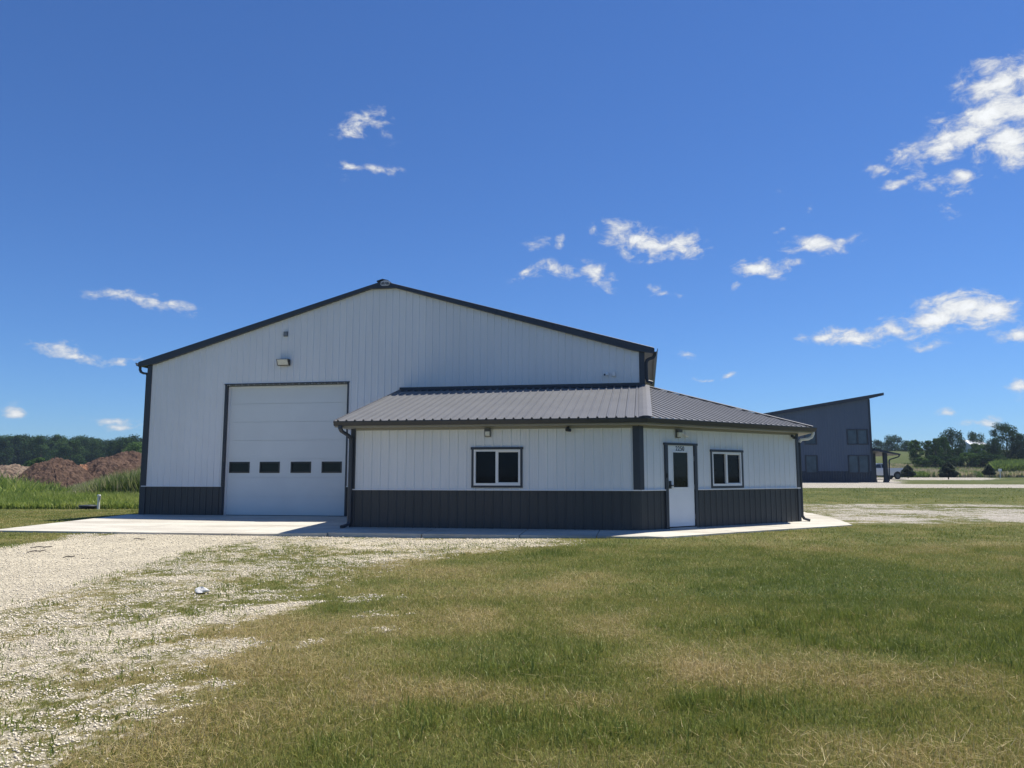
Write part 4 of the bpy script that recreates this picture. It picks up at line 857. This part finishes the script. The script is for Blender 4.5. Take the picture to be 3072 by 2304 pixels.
for px, top, k, lb in ((2768, 1372, 3, 'round green bush at the foot of the narrow first tree of the row'), (2805, 1368, 5, 'dark green bush between the slim second and third trees'), (2848, 1366, 1, 'broad bush below the bright green tree'), (2905, 1358, 4, 'light bush in the gap below the white shed'), (2952, 1362, 5, 'dark bush between the shed and the spruce at the path end'), (2985, 1366, 0, 'dark bush left of the trunk of the tallest tree')):
    x, y = place(px, 112); h = CAM.z+(1427-top)*112/FPX-hz(x, y)+.6; plant('bush', TD[k], px, 112, h, 1.7, lb, 'bush', 'bushes below the right tree row', zoff=-.6)
PD = [pine_data(s_, 1.6, 2.1) for s_ in (1, 2)]
for px, D, top, base_px, lb in ((2724, 88, 1394, 1429, 'small dark spruce beside the tail of the white pickup'), (2845, 84, 1386, 1431, 'bushy dark spruce alone in the middle of the far lawn'), (2968, 88, 1393, 1424, 'dark spruce at the end of the far light path')):
    x, y = place(px, D); z = hz(x, y); zb = CAM.z-(base_px-1427)*D/FPX; h = CAM.z+(1427-top)*D/FPX-zb
    plant('spruce', PD[0 if px < 2800 else 1], px, D, h, 1.1, lb, 'spruce', 'small spruces on the far lawn', 1.6, zb-z-.05)

# ------------------------------------------------------------------ blades
def blades(name, x, y, z, h, w, tone, m, lean=.35, seg2=False, label='', az=None, kind='stuff'):
    n = len(x); r = np.random.default_rng(len(x)); a = r.random(n)*6.283 if az is None else az; b = r.random(n)*6.283; ln = h*lean*r.random(n)**.7*1.4
    dx, dy = np.cos(a)*w/2, np.sin(a)*w/2; tx_, ty_ = np.cos(b)*ln, np.sin(b)*ln; hz_ = np.sqrt(np.maximum(h*h-ln*ln, (h*.15)**2))
    base0 = np.stack([x-dx, y-dy, z], -1); base1 = np.stack([x+dx, y+dy, z], -1); tip = np.stack([x+tx_, y+ty_, z+hz_], -1)
    me = bpy.data.meshes.new(name)
    if not seg2:
        V = np.stack([base0, base1, tip], 1).reshape(-1, 3); k = 3; lp = np.arange(n*3); st = np.arange(n)*3
    else:
        m0 = np.stack([x-dx*.8+tx_*.28, y-dy*.8+ty_*.28, z+hz_*.6], -1); m1 = np.stack([x+dx*.8+tx_*.28, y+dy*.8+ty_*.28, z+hz_*.6], -1)
        V = np.stack([base0, base1, m1, m0, tip], 1).reshape(-1, 3); k = 5; i = np.arange(n)*5
        lp = np.stack([i, i+1, i+2, i+3, i+3, i+2, i+4], -1).reshape(-1); st = np.stack([np.arange(n)*7, np.arange(n)*7+4], -1).reshape(-1)
    me.vertices.add(len(V)); me.vertices.foreach_set('co', V.reshape(-1).astype(np.float32)); me.loops.add(len(lp)); me.loops.foreach_set('vertex_index', lp.astype(np.int32))
    me.polygons.add(len(st)); me.polygons.foreach_set('loop_start', st.astype(np.int32)); me.update(calc_edges=True)
    at = me.attributes.new('tone', 'FLOAT', 'POINT'); at.data.foreach_set('value', np.repeat(tone, k).astype(np.float32)); me.materials.append(m)
    return link(name, me, kind=kind, label=label)
def scatter(n, D0, D1, X0=None, X1=None):
    D = np.sqrt(rng.random(n)*(D1*D1-D0*D0)+D0*D0); lim = .72*D+1.2
    X = (rng.random(n)*2-1)*lim if X0 is None else X0+(X1-X0)*rng.random(n)
    return CAM.x+RGT.x*X+FWD.x*D, CAM.y+RGT.y*X+FWD.y*D, X, D
def on_slab(x, y):
    a = (x > -16.6) & (x < -.98) & (y > -1.36) & (y < 40)
    b = (x >= -.98) & (x < 5.9) & (y > -1.28) & (x-y < 1.77) & (y > x-1.8)
    return a | b
tot = []
for D0, D1, n, w, hs, s2 in ((3.3, 6.5, 260000, .0042, 1.0, True), (6.5, 10, 260000, .006, 1.0, False), (10, 16, 260000, .009, 1.0, False), (16, 32, 240000, .016, 1.0, False), (32, 62, 90000, .035, 1.1, False)):
    x, y, X, D = scatter(n, D0, D1); g = gravel_f(x, y); dry = dry_f(x, y)
    gn = mixn(x, y, g)
    keep = (~on_slab(x, y)) & (rng.random(n) > sm(.12, .62, gn)*.99) & ~((D > 45) & (X < 0)); x, y, X, D, dry, g = (v[keep] for v in (x, y, X, D, dry, g)); n = len(x)
    cl = fbm(x, y, .5, 51); lush = sm(.52, .75, cl)*sm(.42, .28, dry)
    h = (.026+.020*rng.random(n)+.030*cl*rng.random(n)+.07*lush*rng.random(n))*hs; h *= 1-.45*np.clip(g*2, 0, 1)
    tone = np.clip(dry*.95+.46*(rng.random(n)-.5)+.30*(fbm(x, y, .25, 61)-.5)-.12*lush+np.where(rng.random(n) < .14, .28, 0), 0, 1)
    tot.append((x, y, h, w*(.6+.8*rng.random(n)), tone, s2))
for i, (x, y, h, w, tone, s2) in enumerate(tot):
    o = blades('lawn_grass', x, y, ground_h(x, y)-.004, h, w, tone, M['grass'], .75, s2, 'short mown lawn grass, green with dry tan patches')
# dry clippings lying on the lawn
n = 240000; x, y, X, D = scatter(n, 3.4, 17); dr = dry_f(x, y); g = gravel_f(x, y); keep = (rng.random(n) < sm(.36, .62, dr)+.05) & (g < .35) & ~on_slab(x, y); x, y, dr = x[keep], y[keep], dr[keep]; n = len(x)
blades('dry_grass_clippings', x, y, ground_h(x, y)+.025+.03*rng.random(n), .05+.09*rng.random(n), .0022+.0018*rng.random(n), np.clip(.60+.38*rng.random(n), 0, 1), M['grass'], 1.2, False, 'loose dry grass clippings lying over the lawn')
# coarse weeds in the gravel and tufts in the lawn
def tufts(name, pts, hh, ww, nb, tn, m, label, lean=.7):
    xs_, ys_, hs_, tn_ = [], [], [], []
    for (x0, y0, s_) in pts:
        k = int(nb*s_); r0 = .055*s_*rng.random(k)**.5*1.6; a = rng.random(k)*6.283; xs_.append(x0+r0*np.cos(a)); ys_.append(y0+r0*np.sin(a)); hs_.append(hh*s_*(.5+.7*rng.random(k))); tn_.append(tn+.25*(rng.random(k)-.5))
    x, y, h, t = map(np.concatenate, (xs_, ys_, hs_, tn_)); return blades(name, x, y, ground_h(x, y), h, ww*(.7+.6*rng.random(len(x))), np.clip(t, 0, 1), m, lean, True, label)
x, y, X, D = scatter(9000, 3.5, 17); g = gravel_f(x, y); k = (g > .25) & (g < 1.05) & ~on_slab(x, y) & (fbm(x, y, 1.2, 71) > .42)
tufts('gravel_weeds', [(a, b, random.uniform(.5, 1.3)) for a, b in zip(x[k][:2200], y[k][:2200])], .060, .008, 12, .12, M['grass'], 'low green weeds and grass tufts growing through the gravel', .95)
x, y, X, D = scatter(2600, 3.4, 9); d_ = dry_f(x, y); k = (gravel_f(x, y) < .2) & (d_ < .33) & (fbm(x, y, .8, 77) > .5)
tufts('grass_tufts', [(a, b, random.uniform(.7, 1.4)) for a, b in zip(x[k][:420], y[k][:420])], .11, .006, 22, .10, M['grass'], 'taller dark green grass tufts in the near lawn', .7)

# stones
def stones():
    P = []
    for D0, D1, n, s0, s1 in ((3.3, 8, 120000, .004, .013), (8, 14, 120000, .006, .017), (14, 22, 60000, .010, .022)):
        x, y, X, D = scatter(n, D0, D1); g = gravel_f(x, y); gn = mixn(x, y, g)
        k = (rng.random(n) < sm(.22, .7, gn)*.9*np.where(g > 1.15, .3, 1)+.0) & ~on_slab(x, y) & (g > .05); x, y = x[k], y[k]; P.append(np.stack([x, y, s0+(s1-s0)*rng.random(len(x))**2], -1))
    P = np.concatenate(P); n = len(P); base = np.array([(1, 0, 0), (0, 1, 0), (-1, 0, 0), (0, -1, 0), (0, 0, 1), (0, 0, -.6)], float)
    V = base[None]*P[:, 2][:, None, None]*(.65+.7*rng.random((n, 6, 1))); V[:, :, 2] *= .75; a = rng.random(n)*6.283; c, s_ = np.cos(a)[:, None], np.sin(a)[:, None]; vx = V[:, :, 0]*c-V[:, :, 1]*s_; vy = V[:, :, 0]*s_+V[:, :, 1]*c
    V = np.stack([vx+P[:, 0][:, None], vy+P[:, 1][:, None], V[:, :, 2]+ground_h(P[:, 0], P[:, 1])[:, None]+P[:, 2][:, None]*.25], -1).reshape(-1, 3)
    f = np.array([(0, 1, 4), (1, 2, 4), (2, 3, 4), (3, 0, 4), (1, 0, 5), (2, 1, 5), (3, 2, 5), (0, 3, 5)]); lp = (f[None]+np.arange(n)[:, None, None]*6).reshape(-1)
    me = bpy.data.meshes.new('gravel_stones'); me.vertices.add(len(V)); me.vertices.foreach_set('co', V.reshape(-1)); me.loops.add(len(lp)); me.loops.foreach_set('vertex_index', lp.astype(np.int32)); me.polygons.add(n*8); me.polygons.foreach_set('loop_start', (np.arange(n*8)*3).astype(np.int32)); me.update(calc_edges=True)
    me.materials.append(M['stone']); link('gravel_stones', me, kind='stuff', label='loose pale limestone gravel stones')
stones()

# weeds and cattails on the left
def strip(n, px0, px1, D0, D1):
    px = px0+(px1-px0)*rng.random(n); D = D0+(D1-D0)*rng.random(n); X = (px-1536)*D*.993/FPX; return CAM.x+RGT.x*X+FWD.x*D, CAM.y+RGT.y*X+FWD.y*D, px, D
x, y, px, D = strip(75000, -160, 440, 37, 60); hh = np.interp(px, [-160, 60, 160, 230, 300, 440], [1.5, 1.55, 1.3, .85, .6, .5])*np.interp(D, [37, 39.5, 44], [.25, .6, 1])*(.05+1.62*fbm(x, y, 1.7, 81)*(.6+.8*fbm(x, y, 5, 82)))
blades('green_weeds', x, y, ground_h(x, y), hh*(.55+.55*rng.random(len(x))), .07+.08*rng.random(len(x)), np.clip(.50+.9*(fbm(x, y, 1.3, 83)-.5)+.35*(rng.random(len(x))-.5), 0, 1), M['weed'], .85, True, 'thick bright green weeds along the lawn edge at the left')
x, y, px, D = strip(42000, 150, 470, 44, 66); hh = np.interp(px, [150, 240, 330, 470], [.5, 1.1, 1.9, 2.3])*(.5+.8*fbm(x, y, 2, 85))
blades('tall_reeds', x, y, ground_h(x, y), hh*(.6+.5*rng.random(len(x))), .04+.03*rng.random(len(x)), np.clip(.18+.7*(fbm(x, y, 2.5, 87)-.5)+.4*(rng.random(len(x))-.5)+np.where(rng.random(len(x)) < .3+.3*(px < 300), .75, 0), 0, 1), M['weed'], .3, True, 'tall grey-green reeds growing below the dirt mounds')
x, y, px, D = strip(40000, -160, 470, 35.5, 42); hh = .35+.5*sm(35.5, 40, D)
blades('rough_grass', x, y, ground_h(x, y), hh*(.5+.7*rng.random(len(x))), .03+.03*rng.random(len(x)), np.clip(.5+.6*(fbm(x, y, 2, 89)-.5)+.4*(rng.random(len(x))-.5), 0, 1), M['weed'], .5, True, 'unmown yellow-green grass fringe between lawn and weeds')
# meadow and hedge on the right
x, y, px, D = strip(50000, 2600, 3140, 100, 118)
blades('meadow_grass', x, y, ground_h(x, y), .7*(.5+.8*rng.random(len(x))), .10+.08*rng.random(len(x)), np.clip(.66+1.2*(fbm(x, y, 4, 91)-.5)+.5*(rng.random(len(x))-.5), 0, 1)*.0+np.where(fbm(x, y, 4, 91)+.3*rng.random(len(x)) > .62, 1, .3), M['weed'], .4, True, 'rough meadow grass in front of the right tree row')
x, y, px, D = strip(30000, 2985, 3140, 103, 112)
blades('hedge_growth', x, y, ground_h(x, y)+.3*rng.random(len(x)), 1.5*(.6+.6*rng.random(len(x))), .22+.12*rng.random(len(x)), np.clip(.12+.3*rng.random(len(x)), 0, 1), M['weed'], .7, True, 'dense dark green scrub below the tallest tree at the right')

# ------------------------------------------------------------------ haze: even thin air round the scene
hm = bpy.data.materials.new('haze'); hm.use_nodes = True; ht = hm.node_tree; ht.nodes.remove(ht.nodes['Principled BSDF'])
pv = nn(ht, 'ShaderNodeVolumePrincipled'); pv.inputs['Color'].default_value = (.62, .78, 1, 1); pv.inputs['Density'].default_value = .0003; pv.inputs['Anisotropy'].default_value = .3
ht.links.new(pv.outputs[0], ht.nodes['Material Output'].inputs['Volume'])
mb = MB(); mb.box(-1100, 1100, -1100, 1100, -14, 26); mb.build('haze', hm, kind='stuff', label='thin blue air haze over the far trees')
